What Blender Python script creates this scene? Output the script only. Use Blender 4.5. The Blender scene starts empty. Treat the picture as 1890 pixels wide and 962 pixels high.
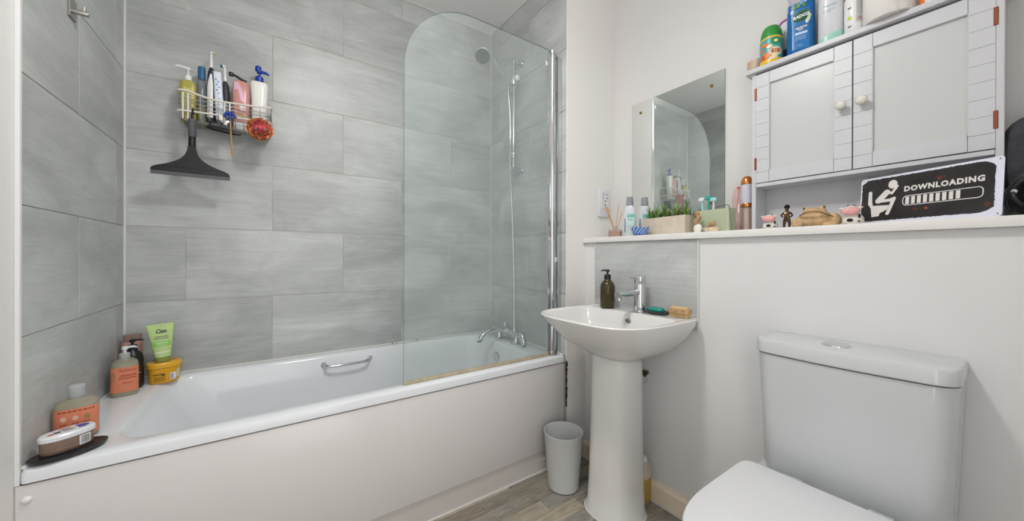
import bpy, bmesh, math, random
from mathutils import Vector, Matrix, noise
random.seed(7)
PI = math.pi
scene = bpy.context.scene
COL = scene.collection

# ---------------------------------------------------------------- camera
cam_data = bpy.data.cameras.new('camera')
cam = bpy.data.objects.new('camera', cam_data)
COL.objects.link(cam)
cam_data.sensor_fit = 'HORIZONTAL'
cam_data.sensor_width = 36.0
cam_data.lens = 36.0 * 649.58 / 1890
cam_data.shift_x = (945 - 933.32) / 1890
cam_data.shift_y = (473.12 - 481) / 1890
cam_data.clip_start = 0.02
_r = Vector((0.82847, -0.56003, 0.00269)); _u = Vector((-0.00152, 0.00254, 1.0)); _f = Vector((0.56003, 0.82847, -0.00125))
cam.matrix_world = Matrix(((_r.x, _u.x, -_f.x, 0.465), (_r.y, _u.y, -_f.y, -1.969), (_r.z, _u.z, -_f.z, 1.0197), (0, 0, 0, 1)))
scene.camera = cam

# ---------------------------------------------------------------- world, lights, exposure
scene.view_settings.view_transform = 'Standard'
scene.view_settings.look = 'None'
scene.view_settings.gamma = 1.0
scene.view_settings.use_curve_mapping = False
scene.view_settings.exposure = -0.04
world = bpy.data.worlds.new('world'); scene.world = world; world.use_nodes = True
bg = world.node_tree.nodes['Background']
bg.inputs[0].default_value = (1.0, 0.99, 0.98, 1); bg.inputs[1].default_value = 2.8   # added fill light, let in through the doorway

def area_light(name, loc, rot, power, size, color, size_y=None):
    l = bpy.data.lights.new(name, 'AREA'); l.energy = power; l.color = color
    l.shape = 'DISK' if size_y is None else 'RECTANGLE'; l.size = size
    if size_y: l.size_y = size_y
    o = bpy.data.objects.new(name, l); o.location = loc; o.rotation_euler = rot; COL.objects.link(o)
    return o
LIGHT = (0.80, -1.30, 2.28)        # opal globe hanging from the ceiling
GLOBE_GLOW = 41.0                    # emission of the opal globe itself (see the last builder)
area_light('globe_down_light', (0.80, -1.30, 2.165), (0, 0, 0), 8.8, 0.18, (1.0, 0.99, 0.975))

# ---------------------------------------------------------------- material helpers
def lin(c):
    if isinstance(c, str):
        c = c.lstrip('#'); c = [int(c[i:i+2], 16) / 255 for i in (0, 2, 4)]
    return tuple((x / 12.92 if x <= 0.04045 else ((x + 0.055) / 1.055) ** 2.4) for x in c) + (1.0,)

def mat(name, color, rough=0.5, metal=0.0, spec=0.5, var=0.0, vscale=20, bump=0.0, bscale=100, coat=0.0, trans=0.0, ior=1.45, sss=0.0, alpha=1.0):
    m = bpy.data.materials.new(name); m.use_nodes = True
    nt = m.node_tree; n = nt.nodes; l = nt.links; b = n['Principled BSDF']
    c = lin(color)
    b.inputs['Base Color'].default_value = c
    b.inputs['Roughness'].default_value = rough
    b.inputs['Metallic'].default_value = metal
    b.inputs['Specular IOR Level'].default_value = spec
    b.inputs['Coat Weight'].default_value = coat
    b.inputs['Coat Roughness'].default_value = 0.05
    b.inputs['Transmission Weight'].default_value = trans
    b.inputs['IOR'].default_value = ior
    b.inputs['Alpha'].default_value = alpha
    tc = n.new('ShaderNodeTexCoord')
    if var > 0:
        t = n.new('ShaderNodeTexNoise'); t.inputs['Scale'].default_value = vscale; t.inputs['Detail'].default_value = 4
        l.new(tc.outputs['Object'], t.inputs['Vector'])
        r = n.new('ShaderNodeMapRange'); r.inputs[1].default_value = 0.3; r.inputs[2].default_value = 0.7
        r.inputs[3].default_value = 1 - var; r.inputs[4].default_value = 1 + var
        l.new(t.outputs['Fac'], r.inputs[0])
        mx = n.new('ShaderNodeMix'); mx.data_type = 'RGBA'; mx.blend_type = 'MULTIPLY'; mx.inputs[0].default_value = 1
        mx.inputs[6].default_value = c
        l.new(r.outputs[0], mx.inputs[7]); l.new(mx.outputs[2], b.inputs['Base Color'])
    if bump > 0:
        t2 = n.new('ShaderNodeTexNoise'); t2.inputs['Scale'].default_value = bscale; t2.inputs['Detail'].default_value = 3
        l.new(tc.outputs['Object'], t2.inputs['Vector'])
        bp = n.new('ShaderNodeBump'); bp.inputs['Strength'].default_value = bump; bp.inputs['Distance'].default_value = 0.002
        l.new(t2.outputs['Fac'], bp.inputs['Height']); l.new(bp.outputs[0], b.inputs['Normal'])
    return m

def clear_mat(name, tint, haze=0.0, hazecol='#c8d0cc', ior=1.45, rough=0.0, strength=1.0):
    """thin clear sheet: transparent + fresnel gloss + a film of haze"""
    m = bpy.data.materials.new(name); m.use_nodes = True
    nt = m.node_tree; n = nt.nodes; l = nt.links
    n.remove(n['Principled BSDF']); out = n['Material Output']
    tr = n.new('ShaderNodeBsdfTransparent'); tr.inputs[0].default_value = lin(tint)
    gl = n.new('ShaderNodeBsdfGlossy'); gl.inputs['Roughness'].default_value = rough
    fr = n.new('ShaderNodeFresnel'); fr.inputs[0].default_value = ior
    mu = n.new('ShaderNodeMath'); mu.operation = 'MULTIPLY'; mu.inputs[1].default_value = strength; mu.use_clamp = True
    ge = n.new('ShaderNodeNewGeometry'); io = n.new('ShaderNodeMapRange')      # far face of the sheet: keep the outside index
    io.inputs[3].default_value = ior; io.inputs[4].default_value = 1 / ior; l.new(ge.outputs['Backfacing'], io.inputs[0]); l.new(io.outputs[0], fr.inputs[0])
    l.new(fr.outputs[0], mu.inputs[0])
    mx = n.new('ShaderNodeMixShader'); l.new(mu.outputs[0], mx.inputs[0]); l.new(tr.outputs[0], mx.inputs[1]); l.new(gl.outputs[0], mx.inputs[2])
    last = mx
    if haze > 0:
        df = n.new('ShaderNodeBsdfDiffuse'); df.inputs[0].default_value = lin(hazecol)
        t = n.new('ShaderNodeTexNoise'); t.inputs['Scale'].default_value = 3; t.inputs['Detail'].default_value = 5
        tc = n.new('ShaderNodeTexCoord'); l.new(tc.outputs['Object'], t.inputs['Vector'])
        r = n.new('ShaderNodeMapRange'); r.inputs[1].default_value = 0.3; r.inputs[2].default_value = 0.7
        r.inputs[3].default_value = haze * 0.6; r.inputs[4].default_value = haze * 1.4
        l.new(t.outputs['Fac'], r.inputs[0])
        m2 = n.new('ShaderNodeMixShader'); l.new(r.outputs[0], m2.inputs[0]); l.new(mx.outputs[0], m2.inputs[1]); l.new(df.outputs[0], m2.inputs[2])
        last = m2
    l.new(last.outputs[0], out.inputs[0])
    return m

def tile_mat(name, axis=0):
    m = bpy.data.materials.new(name); m.use_nodes = True
    nt = m.node_tree; n = nt.nodes; l = nt.links; b = n['Principled BSDF']
    geo = n.new('ShaderNodeNewGeometry'); oi = n.new('ShaderNodeObjectInfo')
    off = n.new('ShaderNodeVectorMath'); off.operation = 'SCALE'; off.inputs[0].default_value = (31, 47, 23); l.new(oi.outputs['Random'], off.inputs['Scale'])
    add = n.new('ShaderNodeVectorMath'); add.operation = 'ADD'; l.new(geo.outputs['Position'], add.inputs[0]); l.new(off.outputs[0], add.inputs[1])
    def nz(sx, sz, det, dist=0.0, rough=0.6):
        mp = n.new('ShaderNodeMapping'); mp.inputs['Scale'].default_value = (sx, sx, sz)
        l.new(add.outputs[0], mp.inputs[0])
        t = n.new('ShaderNodeTexNoise'); t.inputs['Scale'].default_value = 1; t.inputs['Detail'].default_value = det; t.inputs['Distortion'].default_value = dist
        t.inputs['Roughness'].default_value = rough
        l.new(mp.outputs[0], t.inputs['Vector']); return t
    n1 = nz(2.2, 4.5, 6, 0.6); n2 = nz(4, 75, 5, 0.7, 0.65); n3 = nz(12, 210, 5, 0.8, 0.7)
    r = n.new('ShaderNodeValToRGB'); e = r.color_ramp.elements
    e[0].position = 0.28; e[0].color = lin('#a0a3a2'); e[1].position = 0.74; e[1].color = lin('#cdd0cf')
    l.new(n1.outputs['Fac'], r.inputs[0])
    def mul(prev, t, lo, hi):
        mr = n.new('ShaderNodeMapRange'); mr.inputs[1].default_value = 0.3; mr.inputs[2].default_value = 0.7; mr.inputs[3].default_value = lo; mr.inputs[4].default_value = hi
        l.new(t.outputs['Fac'], mr.inputs[0])
        mx = n.new('ShaderNodeMix'); mx.data_type = 'RGBA'; mx.blend_type = 'MULTIPLY'; mx.inputs[0].default_value = 1
        l.new(prev, mx.inputs[6]); l.new(mr.outputs[0], mx.inputs[7]); return mx.outputs[2]
    o = mul(r.outputs[0], n2, 0.91, 1.07); o = mul(o, n3, 0.91, 1.07)
    l.new(o, b.inputs['Base Color'])
    rr = n.new('ShaderNodeMapRange'); rr.inputs[1].default_value = .3; rr.inputs[2].default_value = .7; rr.inputs[3].default_value = 0.34; rr.inputs[4].default_value = 0.48
    l.new(n2.outputs['Fac'], rr.inputs[0]); l.new(rr.outputs[0], b.inputs['Roughness'])
    bp = n.new('ShaderNodeBump'); bp.inputs['Strength'].default_value = 0.3; bp.inputs['Distance'].default_value = 0.001
    l.new(n2.outputs['Fac'], bp.inputs['Height']); l.new(bp.outputs[0], b.inputs['Normal'])
    return m

def plank_mat():
    m = bpy.data.materials.new('floor_vinyl'); m.use_nodes = True
    nt = m.node_tree; n = nt.nodes; l = nt.links; b = n['Principled BSDF']
    geo = n.new('ShaderNodeNewGeometry'); oi = n.new('ShaderNodeObjectInfo')
    off = n.new('ShaderNodeVectorMath'); off.operation = 'SCALE'; off.inputs[0].default_value = (31, 47, 23); l.new(oi.outputs['Random'], off.inputs['Scale'])
    add = n.new('ShaderNodeVectorMath'); add.operation = 'ADD'; l.new(geo.outputs['Position'], add.inputs[0]); l.new(off.outputs[0], add.inputs[1])
    def nz(s, det, dist):
        mp = n.new('ShaderNodeMapping'); mp.inputs['Scale'].default_value = s; l.new(add.outputs[0], mp.inputs[0])
        t = n.new('ShaderNodeTexNoise'); t.inputs['Scale'].default_value = 1; t.inputs['Detail'].default_value = det; t.inputs['Distortion'].default_value = dist
        l.new(mp.outputs[0], t.inputs['Vector']); return t
    a = nz((7, 34, 1), 4, 1.6); g = nz((16, 220, 1), 4, 0.4); k = nz((7, 14, 1), 2, 0.5)
    base = n.new('ShaderNodeValToRGB'); e = base.color_ramp.elements
    e[0].position = 0.0; e[0].color = lin('#8d8577'); e[1].position = 1.0; e[1].color = lin('#b5a890')
    e2 = base.color_ramp.elements.new(0.5); e2.color = lin('#9a958c')
    l.new(oi.outputs['Random'], base.inputs[0])
    cur = base.outputs[0]
    for t, p0, p1, lo, hi in ((a, .3, .7, .72, 1.18), (g, .35, .65, .84, 1.1), (k, .26, .42, .55, 1.0)):
        mr = n.new('ShaderNodeMapRange'); mr.inputs[1].default_value = p0; mr.inputs[2].default_value = p1; mr.inputs[3].default_value = lo; mr.inputs[4].default_value = hi
        l.new(t.outputs['Fac'], mr.inputs[0])
        mx = n.new('ShaderNodeMix'); mx.data_type = 'RGBA'; mx.blend_type = 'MULTIPLY'; mx.inputs[0].default_value = 1
        l.new(cur, mx.inputs[6]); l.new(mr.outputs[0], mx.inputs[7]); cur = mx.outputs[2]
    l.new(cur, b.inputs['Base Color']); b.inputs['Roughness'].default_value = 0.42
    return m

M = {}
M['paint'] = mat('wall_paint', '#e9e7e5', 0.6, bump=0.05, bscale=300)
M['paint_dimmed'] = mat('wall_paint_dimmed', '#d8d7d6', 0.6, bump=0.05, bscale=300)  # same white paint, darkened to match the light level on this wall
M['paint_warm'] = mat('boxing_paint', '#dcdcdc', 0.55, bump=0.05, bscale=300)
M['ceiling'] = mat('ceiling_paint', '#f6f6f5', 0.8)
M['tile'] = tile_mat('grey_streaked_tile')
M['grout'] = mat('grout', '#b9b7b1', 0.9, var=0.25, vscale=9)
M['seal'] = mat('white_sealant', '#d9d9d6', 0.45)
M['floor'] = plank_mat()
M['floor_under'] = mat('floor_joint', '#4e473d', 0.8)
M['ceramic'] = mat('white_ceramic', '#dddcda', 0.12, spec=0.55)
M['ceramic2'] = mat('toilet_ceramic', '#c6c9cb', 0.10, spec=0.55)
M['acrylic'] = mat('bath_acrylic', '#e3e6ea', 0.14, spec=0.5)
M['panel'] = mat('bath_panel_white', '#d9d6d5', 0.22, spec=0.5)
M['plinth'] = mat('plinth_white', '#c9c4c0', 0.4)
M['chrome'] = mat('chrome', '#d4d6d8', 0.09, metal=1.0)
M['steel'] = mat('brushed_steel', '#b2afaa', 0.3, metal=1.0)
M['darkchrome'] = mat('dark_nozzle_plate', '#5c5f61', 0.4)
M['nozzle'] = mat('nozzle_rubber', '#b3b6b7', 0.5)
M['glass'] = clear_mat('screen_glass', '#f9fcfb', haze=0.065, hazecol='#e8eeed', strength=1.0)
M['glassedge'] = clear_mat('glass_edge', '#8fa39d', haze=0.35, hazecol='#93a8a3')
M['mirror'] = mat('mirror_silver', '#dfe3e1', 0.01, metal=1.0)
M['mirroredge'] = mat('mirror_edge', '#6d7472', 0.3)
M['brass'] = mat('aged_brass', '#8a6f3c', 0.3, metal=1.0)
M['cab'] = mat('cabinet_white', '#cacbcf', 0.35)
M['cabpane'] = mat('frosted_pane', '#c6c8c8', 0.3, spec=0.4)
M['cabdark'] = mat('cabinet_gap', '#4b4b4d', 0.8)
M['hinge'] = mat('copper_hinge', '#8a4f3a', 0.45, metal=0.7)
M['knob'] = mat('ivory_knob', '#dcd9cf', 0.25)
M['shelf'] = mat('shelf_white', '#e4e2df', 0.3)
M['skirt'] = mat('skirting_cream', '#eaddca', 0.4)
M['black'] = mat('black_plastic', '#141416', 0.35)
M['blackrub'] = mat('black_rubber', '#26262a', 0.6)
M['greygrip'] = mat('grey_grip', '#5a5b5f', 0.55)
M['white'] = mat('white_plastic', '#e6e6e6', 0.3)
M['cream'] = mat('cream_coat', '#e4ddd2', 0.35)
M['blue'] = mat('royal_blue_plastic', '#123a9e', 0.3)
M['slate'] = mat('black_slate', '#232427', 0.35, var=0.3, vscale=40, bump=0.6, bscale=60)
M['mould'] = mat('grime_sealant', '#b3a88f', 0.7, var=0.12, vscale=40)
M['grime_and_shade'] = mat('dark_grime_and_shade', '#3a2b20', 0.9, var=0.4, vscale=90)  # real grime, and the painted shade in the bath rim gap
M['socket'] = mat('socket_white', '#dcdde0', 0.3)
M['darkhole'] = mat('socket_slot', '#3f4146', 0.7)

# ---------------------------------------------------------------- mesh helpers
def tag(o, label=None, cat=None, group=None, kind=None):
    if label: o['label'] = label
    if cat: o['category'] = cat
    if group: o['group'] = group
    if kind: o['kind'] = kind
    return o
def thing(name, label, cat, loc=(0, 0, 0), rotz=0.0, group=None):
    o = bpy.data.objects.new(name, None); COL.objects.link(o)
    o.location = loc; o.rotation_euler = (0, 0, rotz); o.empty_display_size = 0.02
    return tag(o, label, cat, group)
def obj(name, bm, m, parent=None, smooth=None, loc=None, label=None, kind=None):
    me = bpy.data.meshes.new(name)
    if isinstance(bm, bmesh.types.BMesh):
        bmesh.ops.recalc_face_normals(bm, faces=bm.faces[:])
        bm.to_mesh(me); bm.free()
    else:
        me = bm
    if m is not None and not me.materials: me.materials.append(m)
    if smooth:
        me.polygons.foreach_set('use_smooth', [True] * len(me.polygons))
        if smooth != 'all': me.set_sharp_from_angle(angle=math.radians(smooth))
    o = bpy.data.objects.new(name, me); COL.objects.link(o)
    if parent is not None: o.parent = parent
    if loc: o.location = loc
    if label: o['label'] = label
    if kind: o['kind'] = kind
    return o
def B(): return bmesh.new()
def box(bm, x0, x1, y0, y1, z0, z1, bev=0.0, seg=1):
    vs = [bm.verts.new((x, y, z)) for x in (x0, x1) for y in (y0, y1) for z in (z0, z1)]
    fs = [(0, 1, 3, 2), (4, 6, 7, 5), (0, 4, 5, 1), (2, 3, 7, 6), (0, 2, 6, 4), (1, 5, 7, 3)]
    faces = [bm.faces.new([vs[i] for i in f]) for f in fs]
    if bev > 0:
        es = set(e for f in faces for e in f.edges)
        bmesh.ops.bevel(bm, geom=list(es), offset=bev, segments=seg, profile=0.5, affect='EDGES')
    return bm
def cbox(name, dims, m, parent=None, bev=0.0, seg=1, **k):
    x0, x1, y0, y1, z0, z1 = dims
    return obj(name, box(B(), x0, x1, y0, y1, z0, z1, bev, seg), m, parent, smooth=(35 if bev > 0 and seg > 1 else None), **k)
def lathe(bm, prof, seg=28, c=(0, 0, 0), axis='z'):
    rings = []
    for r, z in prof:
        ring = []
        if r <= 1e-6:
            p = (0, 0, z); ring = [p]
        else:
            for i in range(seg):
                a = 2 * PI * i / seg; ring.append((r * math.cos(a), r * math.sin(a), z))
        rr = []
        for p in ring:
            if axis == 'x': p = (p[2], p[0], p[1])
            if axis == 'y': p = (p[0], p[2], p[1])
            rr.append(bm.verts.new((p[0] + c[0], p[1] + c[1], p[2] + c[2])))
        rings.append(rr)
    for a, b in zip(rings, rings[1:]):
        na, nb = len(a), len(b)
        if na == 1 and nb == 1: continue
        for i in range(seg):
            j = (i + 1) % seg
            if na == 1: bm.faces.new((a[0], b[i], b[j]))
            elif nb == 1: bm.faces.new((a[i], a[j], b[0]))
            else: bm.faces.new((a[i], a[j], b[j], b[i]))
    for r in (rings[0], rings[-1]):
        if len(r) > 2: bm.faces.new(r)
    return bm
def loft(bm, rings, cap0=True, cap1=True, closed=False):
    vr = [[bm.verts.new(p) for p in r] for r in rings]
    n = len(vr[0])
    pairs = list(zip(vr, vr[1:])) + ([(vr[-1], vr[0])] if closed else [])
    for a, b in pairs:
        for i in range(n):
            j = (i + 1) % n
            bm.faces.new((a[i], a[j], b[j], b[i]))
    if not closed:
        if cap0: bm.faces.new(vr[0])
        if cap1: bm.faces.new(vr[-1])
    return bm
def sup(a, b, z, n=2.0, seg=36, c=(0, 0), rot=0.0):
    out = []
    for i in range(seg):
        t = 2 * PI * i / seg; ct, st = math.cos(t), math.sin(t)
        x = a * math.copysign(abs(ct) ** (2 / n), ct); y = b * math.copysign(abs(st) ** (2 / n), st)
        xr = x * math.cos(rot) - y * math.sin(rot); yr = x * math.sin(rot) + y * math.cos(rot)
        out.append((c[0] + xr, c[1] + yr, z))
    return out
def suploft(rings, n=2.0, seg=36, bm=None):
    """rings: (z, a, b[, n])"""
    return loft(bm or B(), [sup(r[1], r[2], r[0], r[3] if len(r) > 3 else n, seg) for r in rings])
def rrect(x0, x1, y0, y1, r, z, k=8):
    pts = []
    for cx, cy, a0 in ((x1 - r, y1 - r, 0), (x0 + r, y1 - r, PI / 2), (x0 + r, y0 + r, PI), (x1 - r, y0 + r, 1.5 * PI)):
        for i in range(k + 1):
            a = a0 + PI / 2 * i / k
            pts.append((cx + r * math.cos(a), cy + r * math.sin(a), z))
    return pts
def smoothpath(pts, sub=6):
    P = [Vector(p) for p in pts]
    if len(P) < 3: return P
    out = []
    for i in range(len(P) - 1):
        p0 = P[i - 1] if i > 0 else P[i] * 2 - P[i + 1]
        p1, p2 = P[i], P[i + 1]
        p3 = P[i + 2] if i + 2 < len(P) else P[i + 1] * 2 - P[i]
        for s in range(sub):
            t = s / sub
            out.append(0.5 * ((2 * p1) + (p2 - p0) * t + (2 * p0 - 5 * p1 + 4 * p2 - p3) * t * t + (3 * p1 - p0 - 3 * p2 + p3) * t ** 3))
    out.append(P[-1]); return out
def tube(bm, pts, r, seg=8, smooth=0, flat=None, cap=True):
    P = smoothpath(pts, smooth) if smooth else [Vector(p) for p in pts]
    n = len(P); rr = r if isinstance(r, (list, tuple)) else None
    rings = []; prev = None
    for i, p in enumerate(P):
        d = (P[min(i + 1, n - 1)] - P[max(i - 1, 0)]).normalized()
        if prev is None:
            up = Vector((0, 0, 1)) if abs(d.z) < 0.9 else Vector((1, 0, 0))
            s = d.cross(up).normalized()
        else:
            s = (prev - d * prev.dot(d)).normalized()
        prev = s; u = s.cross(d).normalized()
        if rr:
            f = i / (n - 1) * (len(rr) - 1); k = min(int(f), len(rr) - 2); rad = rr[k] + (rr[k + 1] - rr[k]) * (f - k)
        else: rad = r
        fu = flat if flat else 1.0
        rings.append([p + s * (rad * math.cos(2 * PI * j / seg)) + u * (rad * fu * math.sin(2 * PI * j / seg)) for j in range(seg)])
    return loft(bm, rings, cap, cap)
def patch(bm, fn, u0, u1, v0, v1, nu=12, nv=2):
    g = [[bm.verts.new(fn(u0 + (u1 - u0) * i / nu, v0 + (v1 - v0) * j / nv)) for i in range(nu + 1)] for j in range(nv + 1)]
    for j in range(nv):
        for i in range(nu):
            bm.faces.new((g[j][i], g[j][i + 1], g[j + 1][i + 1], g[j + 1][i]))
    return bm
def poly(bm, fn, pts):
    bm.faces.new([bm.verts.new(fn(*p)) for p in pts]); return bm
def disc(bm, fn, cu, cv, ru, rv, n=20):
    c = bm.verts.new(fn(cu, cv)); vs = [bm.verts.new(fn(cu + ru * math.cos(2 * PI * i / n), cv + rv * math.sin(2 * PI * i / n))) for i in range(n)]
    for i in range(n): bm.faces.new((c, vs[i], vs[(i + 1) % n]))
    return bm
def plane_fn(off=0.0004, y=0.0, lean=0.0):
    return lambda u, v: (u, y - off, v)
def front_fn(a, b, n=2.0, off=0.0004, rot=0.0):
    """map (x, z) onto the front (-y) of a superellipse column; a, b numbers or functions of z"""
    def f(u, v):
        A = a(v) if callable(a) else a; Bb = b(v) if callable(b) else b
        x = max(-0.999, min(0.999, u / A)); y = -Bb * (1 - abs(x) ** n) ** (1 / n)
        nx, ny = (abs(x) ** (n - 1)) / A * math.copysign(1, x), -((abs(y / Bb)) ** (n - 1)) / Bb
        l = math.hypot(nx, ny) or 1
        X, Y = u + nx / l * off, y + ny / l * off
        return (X * math.cos(rot) - Y * math.sin(rot), X * math.sin(rot) + Y * math.cos(rot), v)
    return f
def cyl_fn(r, off=0.0004, a0=-PI / 2):
    """arc length mapping round a cylinder, a0 = facing angle"""
    def f(u, v):
        R = r(v) if callable(r) else r
        a = a0 + u / R
        return ((R + off) * math.cos(a), (R + off) * math.sin(a), v)
    return f
def text(name, s, size, fn, cu, cv, m, parent, width=None, bold=0.0, shear=0.0, slope=0.0, sp=1.0):
    c = bpy.data.curves.new('t', 'FONT'); c.body = s; c.size = size; c.align_x = 'CENTER'; c.align_y = 'CENTER'
    c.resolution_u = 2; c.offset = bold; c.shear = shear; c.space_character = sp
    t = bpy.data.objects.new('t', c); COL.objects.link(t)
    me = bpy.data.meshes.new_from_object(t.evaluated_get(bpy.context.evaluated_depsgraph_get()))
    bpy.data.objects.remove(t); bpy.data.curves.remove(c)
    xs = [v.co.x for v in me.vertices] or [0]
    k = width / (max(xs) - min(xs)) if width else 1.0
    for v in me.vertices:
        v.co = Vector(fn(cu + v.co.x * k, cv + v.co.y + v.co.x * k * slope))
    me.materials.clear(); me.materials.append(m)
    return obj(name, me, m, parent)
def smear(name, fn, x0, x1, z, h, m, parent, n=8, seed=1):
    """a line of print too small to read: short dashes"""
    rnd = random.Random(seed); bm = B(); x = x0
    while x < x1:
        w = (x1 - x0) / n * rnd.uniform(.5, 1.1)
        patch(bm, fn, x, min(x + w, x1), z - h / 2, z + h / 2, 2, 1); x += w + (x1 - x0) / n * .3
    return obj(name, bm, m, parent)
def pump(parent, z, r, m, spout_dir=0.0, L=0.04, stem=0.018, mcol=None, h=0.016, noz=0.0045):
    lathe_bm = lathe(B(), [(r, z), (r, z + h * .8), (r * .8, z + h), (r * .35, z + h)], 24)
    obj('collar', lathe_bm, mcol or m, parent, smooth=35)
    zz = z + h + stem
    bm = lathe(B(), [(r * .3, z + h), (r * .3, zz)], 12); 
    lathe(bm, [(r * .62, zz), (r * .62, zz + .007), (r * .4, zz + .010)], 16)
    d = Vector((math.cos(spout_dir), math.sin(spout_dir), 0))
    tube(bm, [Vector((0, 0, zz + .006)), d * L * .7 + Vector((0, 0, zz + .006)), d * L + Vector((0, 0, zz + .002))], [noz, noz * .9, noz * .6], 8)
    obj('pump', bm, m, parent, smooth=40)

def struct(name, bm, m, label, cat, smooth=None):
    o = obj(name, bm, m, None, smooth); return tag(o, label, cat, None, 'structure')

H = 2.466; Z0 = 0.8303; T = 0.303; XR = 1.678; XW = 2.035; XB = 1.808; YN = -0.708; YF = -2.35; G = 0.0012
# ================================================================ SETTING
struct('ceiling', box(B(), -0.2, 2.25, YF - .1, 0.1, H, H + .08), M['ceiling'], 'plain light grey-white ceiling over the bathroom', 'ceiling')
flr = struct('floor', box(B(), -0.2, 2.25, YF - .6, 0.1, -.06, -.004), M['floor_under'], 'wood-look vinyl floor of narrow grey-brown strips', 'floor')
rnd = random.Random(11)
y = -0.64; k = 0; W = 0.066
while y > YF:
    x = -0.02 - rnd.uniform(0, .3)
    while x < 1.81:
        L = rnd.uniform(.24, .46); a, b = max(x, -.02), min(x + L, 1.81)
        if b - a > .02: cbox('plank', (a + .0004, b - .0004, max(y - W, YF) + .0004, y - .0004, -.004, 0.0), M['floor'], flr, .0003)
        x += L
    y -= W
# --- tiled walls
def tiles(parent, plane, rows, m=M['tile']):
    """plane: 'B' y=0, 'L' x=0, 'R' x=XR ; rows: list of (z0,z1,[edges])"""
    for z0, z1, ed in rows:
        for a, b in zip(ed, ed[1:]):
            a2, b2 = min(a, b) + G, max(a, b) - G
            if plane == 'B': d = (a2, b2, 0.0, 0.009, z0 + G, z1 - G)
            if plane == 'L': d = (-0.009, 0.0, a2, b2, z0 + G, z1 - G)
            if plane == 'R': d = (XR, XR + 0.009, a2, b2, z0 + G, z1 - G)
            cbox('tile', d, m, parent, .0007)
zr = [(Z0 + (i - 1) * T, Z0 + i * T, i - 1) for i in range(0, 6)] + [(Z0 + 5 * T, H - .004, 5)]
zr = [(max(a, .50), b, i) for a, b, i in zr]
wb = struct('wall_back', box(B(), -0.2, 2.2, .0014, .15, -.05, H), M['grout'], 'back wall along the bath, large grey streaked tiles', 'wall')
tiles(wb, 'B', [(a, b, [0.002, .483, 1.089, XR - .002] if i % 2 else [0.002, .18, .786, 1.392, XR - .002]) for a, b, i in zr])
wl = struct('wall_left', box(box(B(), -.2, -.0022, -.695, .0022, -.05, H), -.2, -.0068, YF - .1, -.695, -.05, H), M['grout'], 'left wall at the head of the bath, grey tiles then white plaster', 'wall')
wl.data.materials.append(M['paint'])
for p in wl.data.polygons:
    if p.center.y < -.70: p.material_index = 1
tiles(wl, 'L', [(a, b, [-.002, -.087, -.69] if i % 2 else [-.002, -.39, -.69]) for a, b, i in zr])
wn = struct('wall_nib', box(B(), XR + .0022, XW + .1, YN, .0022, -.05, H), M['paint'], 'short wall at the tap end, tiled towards the bath and white towards the room', 'wall')
wn.data.materials.append(M['grout'])
for p in wn.data.polygons:
    if p.center.x < XR + .01: p.material_index = 1
tiles(wn, 'R', [(a, b, [-.002, -.105, YN + .001] if i % 2 else [-.002, -.408, YN + .001]) for a, b, i in zr])
struct('wall_right', box(B(), XW, XW + .1, YF - .1, YN, -.05, H), M['paint_dimmed'], 'white wall behind the mirror and the cabinet', 'wall')
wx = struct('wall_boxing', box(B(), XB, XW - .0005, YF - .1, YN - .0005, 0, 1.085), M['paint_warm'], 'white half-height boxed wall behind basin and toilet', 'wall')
cbox('tile', (XB - .009, XB - .0003, -1.279, -.783, .74, 1.0845), M['tile'], wx, .0007, label='single grey tile behind the basin')
cbox('tile_edge_trim', (XB - .0105, XB - .0002, -1.2835, -1.2795, .74, 1.0845), M['seal'], wx)
cbox('tile_edge_trim', (XB - .0105, XB - .0002, -.7825, -.779, .74, 1.0845), M['seal'], wx)
# unseen front wall; its doorway is opened to let the fill light in
fw = B(); box(fw, -.2, .12, YF - .1, YF, -.05, H); box(fw, .90, 2.2, YF - .1, YF, -.05, H); box(fw, .12, .90, YF - .1, YF, 2.02, H)
struct('wall_front', fw, M['paint'], 'white wall behind the camera with a doorway opened for fill light', 'wall')
fr = B(); box(fr, .12, .15, YF - .11, YF + .012, 0, 2.02); box(fr, .87, .90, YF - .11, YF + .012, 0, 2.02); box(fr, .12, .90, YF - .11, YF + .012, 1.99, 2.02)
struct('door_1', fr, M['white'], 'white frame of the doorway opened for fill light', 'door frame')
# trims: sealant beads and tile edge trims
t1 = B(); box(t1, -.001, .007, -.007, 0.0005, .53, H, .002)
struct('trim_1', t1, M['seal'], 'wide white sealant bead in the left corner of the tiled walls', 'sealant')
t2 = B(); box(t2, XR - .003, XR + .001, -.003, 0.0005, .53, H)
struct('trim_2', t2, M['seal'], 'thin white sealant line in the corner behind the shower', 'sealant')
t3 = B(); box(t3, 0, XR, -.006, .0005, H - .006, H + .001, .002); box(t3, XR - .006, XR + .001, YN, 0, H - .006, H + .001, .002); box(t3, -.001, .006, -.69, 0, H - .006, H + .001, .002)
struct('trim_3', t3, M['seal'], 'white sealant line between tiles and ceiling', 'sealant')
t4 = B(); box(t4, -.0066, .0015, -.6985, -.6885, .497, H, .0008)
struct('trim_4', t4, M['white'], 'white tile edge strip down the left side', 'tile edging')
t5 = B(); box(t5, XR - .0015, XR + .006, YN - .0015, YN + .004, .51, H, .001)
struct('trim_5', t5, M['white'], 'white tile edge strip at the corner beside the shower screen', 'tile edging')
bs = B(); prof = [(XB, 0), (XB - .016, 0), (XB - .016, .07), (XB - .010, .082), (XB, .085)]
loft(bs, [[(px, yy, pz) for px, pz in prof] for yy in (YN - .002, YF)])
bo = struct('baseboard_right', bs, M['skirt'], 'cream skirting board along the boxed wall', 'skirting')
bl = B(); box(bl, XB - .020, XB - .0155, YF, YN - .002, 0.0005, .006)
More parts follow.
